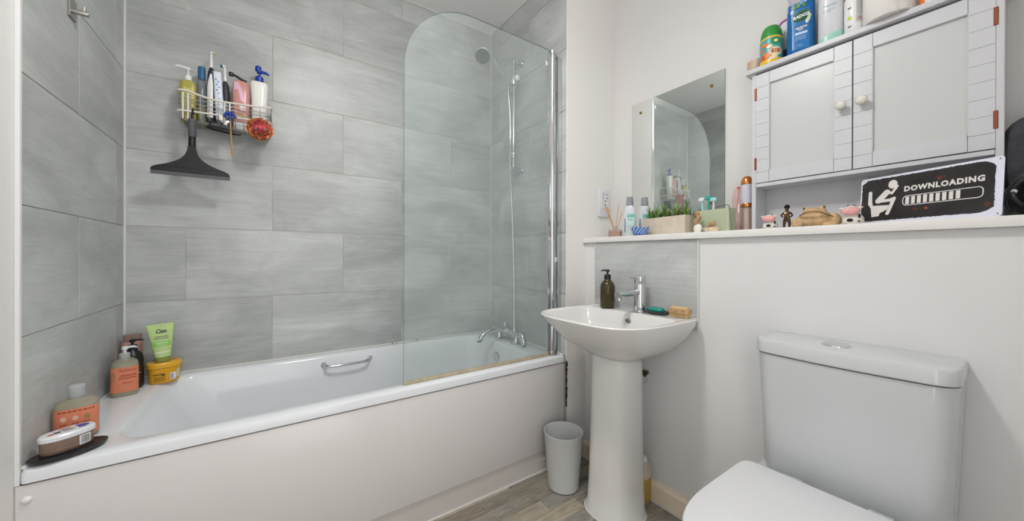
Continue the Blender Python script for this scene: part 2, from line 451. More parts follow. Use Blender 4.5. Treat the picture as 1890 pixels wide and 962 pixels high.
obj('sealant_bead', bl, M['seal'], bo)
# long shelf on the boxing
sh = cbox('wall_shelf', (1.788, XW - .001, -2.34, YN - .001, 1.0855, 1.110), M['shelf'], None, .0015, 2)
tag(sh, 'long white shelf board above basin and toilet', 'shelf')

# ================================================================ BATH
bt = thing('bathtub', 'white bathtub with glossy white side panel along the back wall', 'bathtub', (0, 0, 0))
Zb = .531
outer = lambda z, i=0.0: rrect(.001 + i, XR - .0015 - i, -.702 + i, -.0015 - i, .012, z, 8)
def inner(x0, x1, y0, y1, r, z): return rrect(x0, x1, y0, y1, r, z, 8)
rings = [outer(.500, .012), outer(.500), outer(Zb - .012), outer(Zb - .004, .002), outer(Zb, .008),
         inner(.118, 1.556, -.645, -.048, .10, Zb + .0), inner(.124, 1.551, -.640, -.053, .10, Zb - .003), inner(.135, 1.546, -.634, -.060, .10, Zb - .015),
         inner(.20, 1.53, -.622, -.072, .11, Zb - .12), inner(.28, 1.51, -.605, -.090, .12, Zb - .25),
         inner(.34, 1.48, -.575, -.120, .12, Zb - .34), inner(.40, 1.42, -.52, -.175, .11, Zb - .37)]
shell = obj('shell', loft(B(), rings, False, True), M['acrylic'], bt, smooth=40)
# upstand lip at the wall sides
up = B(); box(up, .002, XR - .004, -.012, -.0005, Zb - .004, Zb + .006, .003, 2); box(up, .0005, .010, -.69, -.012, Zb - .004, Zb + .006, .003, 2); box(up, XR - .012, XR - .0005, -.69, -.012, Zb - .004, Zb + .006, .003, 2)
obj('wall_lip', up, M['seal'], bt, smooth=35)
gh = B(); tube(gh, [(.690, -.068, .492), (.705, -.098, .488), (.74, -.106, .486), (.795, -.108, .486), (.85, -.106, .486), (.885, -.098, .488), (.902, -.068, .491)], [.009, .0075, .006, .006, .006, .0075, .009], 10, 5)
lathe(gh, [(.011, -.002), (.011, .006), (.008, .008)], 14, (.690, -.070, .492), 'y'); lathe(gh, [(.011, -.002), (.011, .006), (.008, .008)], 14, (.902, -.070, .491), 'y')
obj('grab_handle', gh, M['chrome'], bt, smooth=50, label='chrome grab handle on the inner side')
ov = lathe(B(), [(.030, 0.0), (.030, .006), (.022, .014), (.010, .016), (0, .016)], 28, (0, 0, 0), 'x')
for v in ov.verts: v.co.x = -v.co.x
o = obj('overflow_cover', ov, M['chrome'], bt, smooth=40, loc=(1.536, -.30, .452)); o.rotation_euler = (0, -.12, 0)
pl = lathe(B(), [(.033, 0), (.033, .003), (.02, .008), (0, .009)], 24)
obj('waste_plug', pl, M['chrome'], bt, smooth=40, loc=(1.36, -.35, Zb - .371))
gr = B()
for i in range(9): box(gr, .03 + i * .004, .031 + i * .004, 0, .0004, 0, .001)
gr.free()
bp_ = bt
cbox('panel', (-.0052, XR - .004, -.6985, -.690, .100, .4955), M['panel'], bp_, .002, 2)
cbox('plinth', (-.002, XR - .006, -.690, -.6835, .0, .101), M['plinth'], bp_)
cbox('floor_seal', (-.002, XR - .006, -.6945, -.6895, .0003, .006), M['seal'], bp_)
cbox('gap_shade', (.001, XR - .006, -.6945, -.689, .488, .5015), M['grime_and_shade'], bp_, label='dark strip painted as the shade in the gap between rim and side panel')  # dark backing strip stands in for the shade inside the gap
rn = random.Random(4); sp0 = B()
for i in range(9): lathe(sp0, [(0, -.0006), (rn.uniform(.0012, .003), 0), (0, .0006)], 8, (1.02 + rn.uniform(0, .19), -.0122, .5345 + rn.uniform(-.001, .002)), 'y')
obj('mould_spots', sp0, M['grime_and_shade'], bp_, label='small black mould specks on the rear joint', kind='stuff')
for (cx, cz) in ((.012, .462), (1.552, .055)):
    o = obj('screw_cap', lathe(B(), [(.0085, 0), (.008, .003), (.004, .006), (0, .0065)], 16, (0, 0, 0), 'y'), M['white'], bp_, smooth=50)
    o.location = (cx, -.6985 if cz > .1 else -.690, cz); o.scale = (1, -1, 1)
    if cz < .1: o.scale = (.5, -.5, .5)
# crumbling filler where panel meets the nib
cr = B(); rn = random.Random(5)
for i in range(26):
    z = .50 - i * .0085; w = rn.uniform(.002, .007)
    box(cr, XR - .003 - w * .3, XR + w, YN - rn.uniform(.0008, .004), YN + .001, z - .006, z + .003)
tag(obj('cracked_filler', cr, M['grime_and_shade'], None), 'dark mouldy crack beside the end of the bath panel', 'filler')

# ================================================================ SHOWER SCREEN
ss = thing('shower_screen', 'clear glass shower screen with one rounded corner and chrome hinge post', 'shower screen', (0, -.66, 0))
gx0, gx1, gz0, gz1, R_ = .888, 1.606, .545, 2.026, .295
pts = [(gx1, gz0), (gx1, gz1)] + [(gx0 + R_ - R_ * math.sin(a), gz1 - R_ + R_ * math.cos(a)) for a in [PI / 2 * i / 20 for i in range(21)]] + [(gx0, gz0)]
gb = B(); vf = [gb.verts.new((x, -.003, z)) for x, z in pts]; vb = [gb.verts.new((x, .003, z)) for x, z in pts]
f1 = gb.faces.new(vf); f2 = gb.faces.new(vb); n_ = len(pts); edge_faces = []
for i in range(n_):
    edge_faces.append(gb.faces.new((vf[i], vf[(i + 1) % n_], vb[(i + 1) % n_], vb[i])))
for f in edge_faces: f.material_index = 1
pane = obj('glass_pane', gb, M['glass'], ss); pane.data.materials.append(M['glassedge'])
cbox('bottom_seal', (gx0, gx1, -.005, .005, .5315, .5455), M['mould'], ss, .001, label='yellowed rubber seal strip')
hp = lathe(B(), [(.0135, .535), (.0135, 2.012)], 20); obj('hinge_post', hp, M['chrome'], ss, smooth=40, loc=(1.626, 0, 0))
for nm, z0, z1 in (('post_cap', 2.010, 2.030), ('post_foot', .5315, .553)):
    obj(nm, lathe(B(), [(.017, z0), (.018, z0 + .004), (.018, z1 - .004), (.014, z1)], 20), M['chrome'] if nm == 'post_cap' else M['steel'], ss, smooth=40, loc=(1.626, 0, 0))
cbox('clamp_strip', (1.594, 1.615, -.007, .007, .548, 2.010), M['chrome'], ss, .003, 2)
cbox('wall_profile', (1.650, XR - .0003, -.011, .011, .5315, 2.005), M['chrome'], ss, .003, 2)
cbox('link_plate', (1.624, 1.676, -.006, .006, 2.004, 2.009), M['steel'], ss)
cbox('sticker', (1.578, 1.590, -.0045, -.0031, 1.945, 1.965), M['white'], ss, label='small white sticker')
cbox('magnet_catch', (1.636, 1.648, -.008, .006, .99, 1.012), M['white'], ss)

# ================================================================ SHOWER
sw = thing('shower_riser', 'chrome shower riser rail with handset and hose on the tap-end wall', 'shower', (0, 0, 0))
rx, ry = 1.622, -.335
obj('rail', lathe(B(), [(.009, 1.50), (.0095, 1.505), (.0095, 2.150), (.006, 2.156)], 18), M['chrome'], sw, smooth=40, loc=(rx, ry, 0))
for z in (2.128, 1.512):
    bm = lathe(B(), [(.0135, -.020), (.0135, .030), (.012, XR - rx - .004), (.020, XR - rx - .004), (.020, XR - rx - .0003)], 20, (rx, ry, z), 'x')
    obj('wall_bracket', bm, M['chrome'], sw, smooth=35)
sl = B(); lathe(sl, [(.018, 1.990), (.019, 1.995), (.019, 2.025), (.018, 2.03)], 20, (rx, ry, 0)); lathe(sl, [(.012, 0), (.016, .03), (.013, .036), (0, .038)], 20, (rx, ry, 2.012), 'y')
for v in sl.verts:
    if v.co.y > ry + .018: pass
obj('slider', sl, M['chrome'], sw, smooth=40)
kb = lathe(B(), [(.010, 0), (.016, .014), (.016, .022), (.010, .027), (0, .028)], 20, (0, 0, 0), 'y'); 
for v in kb.verts: v.co.y *= -1
obj('slider_knob', kb, M['white'], sw, smooth=40, loc=(rx, ry - .016, 2.018), label='pale round clamp knob')
obj('soap_ring', lathe(B(), [(.0135, 1.575), (.0145, 1.58), (.0145, 1.60), (.0135, 1.605)], 18, (rx, ry, 0)), M['chrome'], sw, smooth=40)
hs = B(); hd = Vector((1.445, -.33, 2.108))
tube(hs, [(rx - .012, ry + .028, 2.000), (1.585, ry + .020, 2.022), (1.53, ry + .008, 2.063), (1.478, ry + .002, 2.100)], [.0125, .0115, .0105, .013], 12, 5)
obj('handset_handle', hs, M['chrome'], sw, smooth=50)
nd = Vector((-.42, -.42, -.80)).normalized()
q = nd.to_track_quat('Z', 'Y').to_matrix().to_4x4()
hc = Vector((1.418, -.335, 2.090))
bm = lathe(B(), [(.012, -.022), (.030, -.018), (.044, -.006), (.046, .002), (.043, .006), (.040, .006)], 32); bm.transform(Matrix.Translation(hc) @ q)
obj('handset_head', bm, M['chrome'], sw, smooth=45)
bm = lathe(B(), [(.0405, .004), (.0405, .0068), (0, .0075)], 32); bm.transform(Matrix.Translation(hc) @ q)
face = obj('spray_face', bm, M['darkchrome'], sw, smooth=45, label='dark grey spray plate')
bm = B()
for ring, cnt in ((.009, 6), (.018, 12), (.027, 18), (.035, 24)):
    for i in range(cnt):
        a = 2 * PI * i / cnt; lathe(bm, [(.0015, .0065), (.0012, .0092)], 6, (ring * math.cos(a), ring * math.sin(a), 0))
bm.transform(Matrix.Translation(hc) @ q)
obj('nozzle', bm, M['nozzle'], face, kind='stuff')
hose = B(); P = smoothpath([(rx - .018, ry + .030, 1.985), (rx - .022, ry + .02, 1.93), (rx - .016, ry + .012, 1.80), (rx - .016, ry + .008, 1.5), (rx - .010, ry - .006, 1.2), (1.612, ry - .018, .95), (1.605, -.368, .78), (1.603, -.372, .66), (1.602, -.372, .60)], 40)
rings = []
for i, p in enumerate(P):
    rad = .0066 + .0010 * (1 if i % 2 else -1); rings.append([(p.x + rad * math.cos(2 * PI * j / 10), p.y + rad * math.sin(2 * PI * j / 10), p.z) for j in range(10)])
loft(hose, rings); obj('hose', hose, M['chrome'], sw, smooth='all', label='ribbed chrome hose')
# bath mixer
mx_ = thing('bath_mixer_tap', 'chrome bath and shower mixer tap on the bath rim', 'tap', (1.605, -.30, .5312))
bm = B(); tube(bm, [(0, .125, .048), (0, .06, .056), (0, 0, .060), (0, -.06, .056), (0, -.120, .048)], [.018, .020, .024, .020, .018], 16, 5)
obj('body', bm, M['chrome'], mx_, smooth=50)
for sgn in (1, -1):
    obj('pillar', lathe(B(), [(.026, 0), (.027, .004), (.020, .010), (.016, .040), (.014, .05)], 24, (0, sgn * .085, 0)), M['chrome'], mx_, smooth=40)
    bm = B(); tube(bm, [(0, sgn * .118, .050), (-.002, sgn * .140, .056), (-.004, sgn * .158, .040), (-.006, sgn * .168, .004)], [.018, .020, .017, .013], 12, 5, flat=1.0)
    obj('lever_handle', bm, M['chrome'], mx_, smooth=50)
bm = B(); tube(bm, [(0, 0, .050), (-.05, 0, .075), (-.11, 0, .074), (-.155, 0, .055), (-.180, 0, .030)], [.019, .017, .0155, .015, .015], 14, 6)
obj('spout', bm, M['chrome'], mx_, smooth=50)
obj('aerator', lathe(B(), [(.012, -.006), (.012, .0)], 16, (-.184, 0, .024)), M['darkchrome'], mx_, smooth=40)
obj('diverter_knob', lathe(B(), [(.008, .07), (.007, .095), (.013, .098), (.013, .106), (0, .108)], 18, (0, .02, 0)), M['chrome'], mx_, smooth=40)
obj('hose_outlet', lathe(B(), [(.010, 0), (.010, .028), (.008, .032)], 16, (-.003, -.072, .055)), M['chrome'], mx_, smooth=40)

# ================================================================ ROBE HOOK (left wall)
rh = thing('robe_hook', 'brushed steel robe hook with square plate on the left tiled wall', 'hook', (0, -.445, 1.718))
cbox('plate', (.0003, .005, -.022, .022, -.026, .030), M['steel'], rh, .001)
bm = lathe(B(), [(.0075, .004), (.0075, .036), (.0065, .038)], 16, (0, -.010, -.008), 'x'); obj('peg', bm, M['steel'], rh, smooth=40)
bm = lathe(B(), [(.002, 0), (.002, .014)], 8, (.028, -.010, -.002)); obj('pin', bm, M['steel'], rh)

# ================================================================ MIRROR & SOCKET
mr = thing('wall_mirror', 'frameless rectangular mirror fixed with four small brass screws', 'mirror', (XW, -1.0455, 1.4565))
mb = box(B(), -.0055, -.0015, -.2235, .2235, -.3415, .3415)
mm = obj('glass', mb, M['mirroredge'], mr); mm.data.materials.append(M['mirror'])
for p in mm.data.polygons:
    if p.normal.x < -.9: p.material_index = 1
for yy, zz in ((.172, .289), (-.172, .289), (.172, -.208), (-.166, -.208)):
    bm = lathe(B(), [(.007, 0), (.0062, .003), (.003, .0045), (0, .005)], 16, (0, 0, 0), 'x')
    for v in bm.verts: v.co.x *= -1
    obj('screw', bm, M['brass'], mr, smooth=50, loc=(-.0055, yy, zz))
    obj('spacer', lathe(B(), [(.004, -.0015), (.004, 0)], 10, (0, yy, zz), 'x'), M['brass'], mr)
sk = thing('shaver_socket', 'white shaver socket plate on the short return wall', 'socket', (1.942, YN, 1.300))
cbox('plate', (-.043, .043, -.011, -.0003, -.0735, .0735), M['socket'], sk, .003, 2)
cbox('face', (-.030, .030, -.014, -.0108, -.028, .060), M['socket'], sk, .001)
bm = B()
for dx, dz, w, h in ((-.017, .045, .0035, .009), (.010, .045, .0035, .009), (-.017, .026, .0035, .009), (.012, .026, .006, .006), (-.004, .010, .010, .006)):
    box(bm, dx, dx + w, -.0146, -.0138, dz - h / 2, dz + h / 2)
obj('slots', bm, M['darkhole'], sk)
obj('symbol', box(B(), -.006, .004, -.0146, -.0138, -.016, -.008), M['greygrip'], sk)

# ================================================================ CADDY
cd = thing('wire_caddy', 'white and steel wire shower caddy on the back tiled wall', 'caddy', (0, 0, 0))
bz, tz = 1.553, 1.655
def wire(name, pts, r, m, sm=0, par=cd): return obj(name, tube(B(), pts, r, 8, sm), m, par, smooth=50)
wire('top_rail', [(.172, -.006, tz + .008), (.172, -.10, tz + .008), (.178, -.122, tz + .008), (.200, -.127, tz + .008), (.235, -.127, tz), (.29, -.127, tz - .008), (.36, -.127, tz - .006), (.43, -.127, tz), (.465, -.127, tz + .004), (.476, -.120, tz + .006), (.478, -.09, tz + .008), (.478, -.006, tz + .008)], .0042, M['cream'], 4)
wire('front_rail', [(.174, -.006, 1.583), (.174, -.10, 1.583), (.180, -.124, 1.583), (.23, -.127, 1.586), (.32, -.127, 1.590), (.44, -.127, 1.594), (.470, -.122, 1.596), (.476, -.09, 1.596), (.476, -.006, 1.596)], .0040, M['cream'], 4)
for z in (1.602, 1.618, 1.634):
    wire('wire', [(.175, -.006, z), (.175, -.11, z), (.185, -.125, z), (.465, -.125, z), (.476, -.11, z), (.476, -.006, z)], .0014, M['steel'])
for i in range(11):
    x = .185 + i * .028
    wire('wire', [(x, -.126, 1.65), (x, -.125, bz + .01), (x, -.117, bz), (x, -.010, bz), (x, -.006, bz + .01), (x, -.006, tz + .006)], .0014, M['steel'])
for yy in (-.115, -.10, -.085, -.07, -.055, -.04, -.025, -.010):
    wire('wire', [(.178, yy, 1.60), (.180, yy, bz + .006), (.187, yy, bz + .0015), (.466, yy, bz + .0015), (.473, yy, bz + .006), (.476, yy, 1.60)], .0013, M['steel'])
for x in (.19, .205): wire('upright', [(x, -.126, bz), (x, -.127, tz)], .0028, M['white'])
for x in (.318, .334): wire('upright', [(x, -.126, bz), (x, -.127, tz - .005)], .0028, M['white'])
wire('end_hoop', [(.479, -.100, tz + .006), (.481, -.100, 1.585), (.481, -.04, 1.575), (.479, -.02, tz + .008)], .002, M['steel'])
wire('back_bar', [(.172, -.006, tz + .008), (.478, -.006, tz + .008)], .003, M['steel'])
cbox('wall_pad', (.30, .35, -.0045, -.0003, 1.63, 1.67), M['white'], cd, .001)
FB = bz + .0030
cang = lambda x, y: math.atan2(-1.969 - y, .465 - x) + PI / 2   # rotation turning local -y to the viewpoint side
# oil pump bottle
M['oil'] = mat('olive_oil_soap', '#a9a04a', 0.12, spec=.5, var=.12, vscale=30)
M['oil_label'] = mat('oil_label', '#c6bb6a', 0.4)
t = thing('pump_bottle', 'olive-yellow bottle with white pump at the left end of the wire caddy', 'bottle', (.198, -.072, FB), cang(.198, -.072)); t.scale[2] = 1.20
obj('body', suploft([(0, .023, .018), (.004, .0255, .020), (.120, .0255, .020), (.134, .022, .017), (.139, .010, .010)], 4), M['oil'], t, smooth=40)
obj('label', patch(B(), front_fn(.0255, .020, 4), -.015, .017, .03, .11, 8, 1), M['oil_label'], t)
smear('print', front_fn(.0255, .020, 4, .0008), -.01, .012, .095, .004, mat('oil_print', '#7f9a3a', .5), t, 4, 3)
smear('print', front_fn(.0255, .020, 4, .0008), -.01, .012, .085, .003, M['greygrip'], t, 5, 4)
pump(t, .139, .0115, M['white'], PI + .2, .040, .018, h=.017)
# clear bottle blue cap
M['clearpl'] = clear_mat('clear_plastic', '#dfe6ea', haze=.18, hazecol='#b9c4cc')
t = thing('clear_bottle', 'slim clear bottle with dark teal-blue cap in the wire caddy', 'bottle', (.238, -.060, FB), cang(.238, -.06)); t.scale[2] = 1.38
obj('body', suploft([(0, .014, .014), (.004, .0155, .0155), (.120, .0155, .0155), (.132, .0125, .0125), (.137, .011, .011)], 2, 24), M['clearpl'], t, smooth=40)
obj('liquid', suploft([(.003, .0145, .0145), (.058, .0145, .0145)], 2, 24), mat('amber_liquid', '#b5ad7a', .2), t, smooth=40)
obj('cap', suploft([(.137, .0125, .0125), (.170, .0125, .0125), (.173, .011, .011)], 2, 24), mat('teal_blue_cap', '#2f6691', .4), t, smooth=40)
# toothbrushes
def toothbrush(loc, label, handle, front, brush, lean, headrot, fronton=True, h=.175):
    t = thing('electric_toothbrush', label, 'toothbrush', loc, cang(loc[0], loc[1]))
    t.rotation_euler = (lean[0], lean[1], cang(loc[0], loc[1]))
    obj('handle', suploft([(0, .012, .012), (.005, .0145, .0145), (h * .7, .0145, .0145), (h * .92, .0115, .0115), (h, .006, .006)], 2, 24), handle, t, smooth=45)
    if fronton:
        a = lambda z: .0145 if z < h * .7 else .0145 - .003 * (z - h * .7) / (h * .22)
        obj('front_panel', patch(B(), lambda u, v: front_fn(a(v), a(v), 2, .0008)(u * (1 if v < h * .7 else max(.2, 1 - (v - h * .7) / (h * .2) * .8)), v), -.0125, .005, .03, h * .88, 8, 10), front, t, smooth='all')
    else:
        obj('button', patch(B(), front_fn(.0145, .0145, 2, .001), -.004, .004, .07, .085, 3, 1), front, t)
    obj('brush_neck', suploft([(h, .0062, .0062), (h + .012, .006, .006), (h + .055, .0035, .0035), (h + .062, .003, .003)], 2, 14), M['white'], t, smooth=45)
    bm = lathe(B(), [(.006, -.002), (.0065, .006)], 14, (0, 0, 0), 'y'); bm.transform(Matrix.Translation((0, 0, h + .063)) @ Matrix.Rotation(headrot, 4, 'Z'))
    hd_ = obj('brush_head', bm, M['white'], t, smooth=45)
    bm = lathe(B(), [(.0063, .006), (.0058, .014)], 14, (0, 0, 0), 'y'); bm.transform(Matrix.Translation((0, 0, h + .063)) @ Matrix.Rotation(headrot, 4, 'Z'))
    obj('bristles', bm, brush, hd_)
M['navy'] = mat('dark_handle', '#2c2c38', .35)
toothbrush((.270, -.072, FB), 'electric toothbrush with dark handle and white front panel, tallest in the caddy', M['navy'], M['white'], mat('yellow_white_bristle', '#c9cba0', .8), (0, 0), -2.0, True, .240)
toothbrush((.321, -.070, FB), 'electric toothbrush with all dark handle and green bristles', mat('charcoal_handle', '#33343a', .45, var=.3, vscale=60), M['black'], mat('green_bristle', '#2f6d6a', .8), (0, -.03), 1.3, False, .197)
# toothpaste tube
t = thing('toothpaste_tube', 'white and pale blue toothpaste tube standing between the toothbrushes', 'toothpaste', (.302, -.078, FB), cang(.298, -.078)); t.scale = (.9, 1, 1.30)
t.rotation_euler = (0, -.06, cang(.298, -.078))
obj('tube', suploft([(.02, .0165, .013), (.03, .017, .014), (.10, .0165, .009), (.175, .0155, .0015)], 2.3, 28), mat('tube_white', '#dbe2ec', .35), t, smooth=45)
obj('cap', suploft([(0, .012, .012), (.02, .013, .013)], 2, 20), mat('cap_blue', '#2c5b8a', .4), t, smooth=40)
tf = lambda u, v: (u, -(.014 - .0125 * max(0, (v - .03)) / .145) * math.sqrt(max(0, 1 - (u / .017) ** 2)) - .001, v)
M['pblue'] = mat('pale_blue_print', '#6fa0cc', .4)
for i, (u, v) in enumerate([(-.006, .15), (.002, .143), (-.004, .133), (.004, .125), (-.005, .115), (.001, .105), (-.006, .095), (.003, .088), (-.003, .078)]):
    obj('print', disc(B(), tf, u, v, .004, .003, 10), M['pblue'], t)
# pink bottle with black razor lying on it
M['pinkb'] = mat('rose_pink_bottle', '#c98f86', .25); M['pinkl'] = mat('light_pink_label', '#e5b4cf', .4); M['yellowish'] = mat('gold_print', '#d3a45a', .4)
t = thing('pink_bottle', 'rose-pink flat bottle with lilac label, standing upside down in the caddy', 'bottle', (.369, -.070, FB), cang(.378, -.07)); t.scale[2] = 1.10
pr = [(.0, .026, .017), (.028, .028, .019), (.030, .029, .020), (.150, .031, .020), (.185, .028, .016), (.192, .018, .012)]
obj('cap', suploft([pr[0], pr[1]], 3), M['white'], t, smooth=40)
obj('body', suploft(pr[2:], 3), M['pinkb'], t, smooth=40)
ff = front_fn(.0300, .020, 3, .0006); f2 = front_fn(.0300, .020, 3, .001)
bm = B(); poly(bm, ff, [(-.024, .182), (-.010, .182), (.004, .150), (.016, .10), (.000, .112), (-.024, .128)]); obj('label', bm, M['pinkl'], t)
obj('emblem', disc(B(), f2, .003, .085, .009, .012, 18), M['white'], t)
obj('gold_wave', patch(B(), lambda u, v: f2(u, v + .004 * math.sin(u * 200)), -.02, .02, .046, .056, 12, 1), M['yellowish'], t)
t = thing('black_razor', 'black razor lying across the top of the pink bottle', 'razor', (.363, -.072, FB + .2125), cang(.378, -.07))
obj('handle', tube(B(), [(-.030, -.004, .020), (-.012, -.004, .016), (.010, -.002, .006), (.026, 0, .004)], [.004, .005, .0055, .003], 10, 4), M['black'], t, smooth=50)
obj('head', suploft([(.012, .008, .007), (.024, .009, .008), (.027, .006, .005)], 3, 16, B()), M['black'], t, loc=(-.028, -.004, .0))
# white lotion with blue pump
t = thing('lotion_bottle', 'white lotion bottle with royal blue pump at the right end of the caddy', 'bottle', (.433, -.068, FB), cang(.44, -.068)); t.scale[2] = 1.27
obj('body', suploft([(0, .025, .018), (.004, .028, .020), (.10, .028, .020), (.150, .032, .021), (.168, .033, .021), (.176, .030, .018), (.180, .010, .010)], 2.8), mat('lotion_white', '#e9e8e4', .3), t, smooth=40)
pump(t, .179, .016, M['blue'], .15, .036, .014, h=.018, noz=.0055)
obj('rear_cap', lathe(B(), [(.011, .217), (.012, .225), (.010, .233), (0, .235)], 18, (-.004, 0, 0)), M['blue'], t, smooth=40)
# squeegee
t = thing('squeegee', 'black shower squeegee with grey ribbed grip hanging from the caddy', 'squeegee', (.219, -.1395, 1.335))
bm = B(); pr_ = [(.004, .1165), (.010, .1165), (.016, .112), (.022, .100), (.030, .078), (.038, .060), (.048, .043), (.060, .029), (.075, .019), (.092, .0135), (.112, .0112)]
loft(bm, [[(-xx, -.006 - .002 * (zz > .02), zz), (xx, -.006 - .002 * (zz > .02), zz), (xx, .006, zz), (-xx, .006, zz)] for zz, xx in pr_])
obj('wing', bm, M['black'], t, smooth=40)
cbox('rubber_blade', (-.117, .117, -.0035, .0035, -.010, .006), M['greygrip'], t, .001)
obj('neck', tube(B(), [(0, 0, .11), (0, 0, .150)], [.012, .011], 14), M['black'], t, smooth=50)
gp = B(); tube(gp, [(0, 0, .146), (0, 0, .215)], [.012, .0125], 16)
for i in range(9): lathe(gp, [(.012, 0), (.0133, .0015), (.0133, .003), (.012, .0045)], 16, (0, 0, .149 + i * .007))
obj('grip', gp, M['greygrip'], t, smooth=50, label='grey ribbed grip')
obj('hook', tube(B(), [(0, 0, .215), (0, .0, .232), (0, .007, .243), (0, .018, .262), (0, .026, .256), (0, .028, .244)], .0038, 8, 4), M['black'], t, smooth=50)
# hanging razors etc
t = thing('black_brush', 'long black oval brush hanging flat below the middle of the caddy', 'brush', (.318, -.150, 1.523), -.05)
obj('head', loft(B(), [[(x, w * .9 * math.cos(a) , -x * .12 + w * math.sin(a)) for a in [2 * PI * i / 14 for i in range(14)]] for x, w in [(-.058, .002), (-.052, .006), (-.03, .009), (0, .010), (.03, .009), (.050, .005), (.056, .002)]]), M['black'], t, smooth=50)
cbox('clip', (-.048, -.010, -.004, .016, .006, .030), M['black'], t, .003, 2)
smear('print', lambda u, v: (u, -.0046, v), -.040, -.018, .018, .008, M['greygrip'], t, 4, 7)
obj('hook', tube(B(), [(-.02, .010, .025), (-.02, .018, .062), (-.02, .03, .070)], .002, 6, 3), M['steel'], t)
t = thing('blue_razor', 'blue-handled razor with silver head hooked over the caddy front', 'razor', (.336, -.142, 1.545)); t.scale = (.85, 1, 1)
obj('handle', tube(B(), [(-.022, 0, .038), (-.014, 0, .052), (0, 0, .056), (.014, 0, .050), (.022, 0, .038)], .006, 10, 4), M['blue'], t, smooth=50)
obj('stem', tube(B(), [(0, 0, .05), (.002, 0, .01), (.003, -.002, -.012)], [.007, .0055, .005], 10, 3), M['blue'], t, smooth=50)
cbox('head', (-.026, -.008, -.006, .004, .002, .020), M['steel'], t, .003, 2)
cbox('guard', (-.042, -.026, -.006, .004, .018, .040), M['cream'], t, .004, 2, label='beige guard')
cbox('bridge', (-.036, .0, -.003, .003, .012, .024), M['steel'], t, .002, 2)
t = thing('bamboo_toothbrush', 'pale bamboo stick handle hanging down below the caddy', 'toothbrush', (.343, -.160, 1.42))
M['bamboo'] = mat('bamboo', '#b9935a', .5, var=.25, vscale=60)
obj('stick', tube(B(), [(.004, 0, 0), (.001, 0, .03), (-.003, .001, .10), (-.005, .006, .145)], [.0050, .0055, .0048, .004], 10, 3, flat=.6), M['bamboo'], t, smooth=50)
obj('loop', tube(B(), [(-.005, .006, .145), (-.005, .014, .175), (-.005, .03, .183)], .001, 6), M['steel'], t)
# bath puff
M['puff'] = mat('coral_mesh', '#d9606a', .8, var=.35, vscale=30); M['pufforange'] = mat('orange_mesh', '#d98a50', .8, var=.3, vscale=30)
t = thing('bath_puff', 'coral and orange mesh bath puff hanging at the right of the caddy', 'bath puff', (.437, -.168, 1.548))
rn = random.Random(3)
def ruff(n, R, m, seedv, name, flat=.62, sec=60):
    rn = random.Random(seedv); bm = B()
    for k_ in range(n):
        ax = Vector((rn.gauss(0, 1), rn.gauss(0, 1) * .5, rn.gauss(0, 1))).normalized(); q_ = ax.to_track_quat('Z', 'Y').to_matrix()
        ph = rn.uniform(0, 6); fq = rn.randint(9, 15); h0 = rn.uniform(-.35, .35) * R
        rin = math.sqrt(max(0, R * R * .55 - h0 * h0)) * .8; rout = math.sqrt(R * R - h0 * h0) * rn.uniform(.93, 1.04)
        prev = None; first = None
        for i in range(sec):
            a = 2 * PI * i / sec; w = .10 * R * math.sin(fq * a + ph)
            p1 = q_ @ Vector((rin * math.cos(a), rin * math.sin(a), h0 - w * .5)); p2 = q_ @ Vector((rout * math.cos(a), rout * math.sin(a), h0 + w * 1.4))
            p1.y *= flat; p2.y *= flat
            v = (bm.verts.new(p1), bm.verts.new(p2))
            if prev: bm.faces.new((prev[0], v[0], v[1], prev[1]))
            else: first = v
            prev = v
        bm.faces.new((prev[0], first[0], first[1], prev[1]))
    return obj(name, bm, m, t, smooth='all')
ruff(16, .047, M['pufforange'], 4, 'orange_ruffles'); ruff(15, .043, M['puff'], 9, 'coral_ruffles', .75)
core = lathe(B(), [(0, -.03), (.02, -.025), (.033, 0), (.02, .025), (0, .03)], 16); obj('core', core, M['puff'], t, smooth='all')
obj('cord', tube(B(), [(0, .0, .035), (.004, .02, .058), (.006, .036, .052)], .0012, 6, 3), M['white'], t)
for dx in (-.014, .017):
    obj('eyelet', lathe(B(), [(.0045, 0), (.0045, .003), (.002, .003)], 12, (dx, -.035, -.010), 'y'), M['greygrip'], t)

# ================================================================ BATH CORNER ITEMS
ZR = Zb + .0005
t = thing('slate_tray', 'black leaf-shaped slate tray on the near corner of the bath rim', 'tray', (.062, -.652, ZR + .0004), math.radians(36)); t.scale = (.84, .92, 1)
bm = loft(B(), [sup(.066, .036, .0015, 2.0, 34), sup(.076, .043, .004, 2.0, 34), sup(.079, .046, .010, 2.0, 34), sup(.074, .041, .012, 2.0, 34), sup(.06, .030, .0085, 2.0, 34)])
for v in bm.verts: v.co.z += .0012 * noise.noise(v.co * 60); v.co.z = max(v.co.z, 0.0003)
obj('plate', bm, M['slate'], t, smooth=30)
M['scrub'] = mat('brown_scrub', '#8a7466', .4, var=.15, vscale=60); M['lidwhite'] = mat('lid_white', '#dcdfe2', .25)
t = thing('scrub_jar', 'oval clear tub of brown scrub with white lid, on the black slate tray', 'tub', (.0555, -.642, ZR + .0095), math.radians(36)); t.scale = (.87, .87, .95)
obj('tub', suploft([(0, .047, .023), (.004, .050, .026), (.034, .052, .028)], 2.2, 44), M['scrub'], t, smooth=40)
obj('seam', suploft([(.010, .0508, .0268), (.0115, .0510, .0270)], 2.2, 44), mat('scrub_seam', '#a08b78', .3), t, smooth=40)
obj('lid', suploft([(.034, .053, .029), (.035, .0545, .0305), (.044, .0545, .0305), (.048, .051, .027), (.0485, .046, .022)], 2.2, 44), M['lidwhite'], t, smooth=30)
top = lambda u, v: (u, v, .0489)
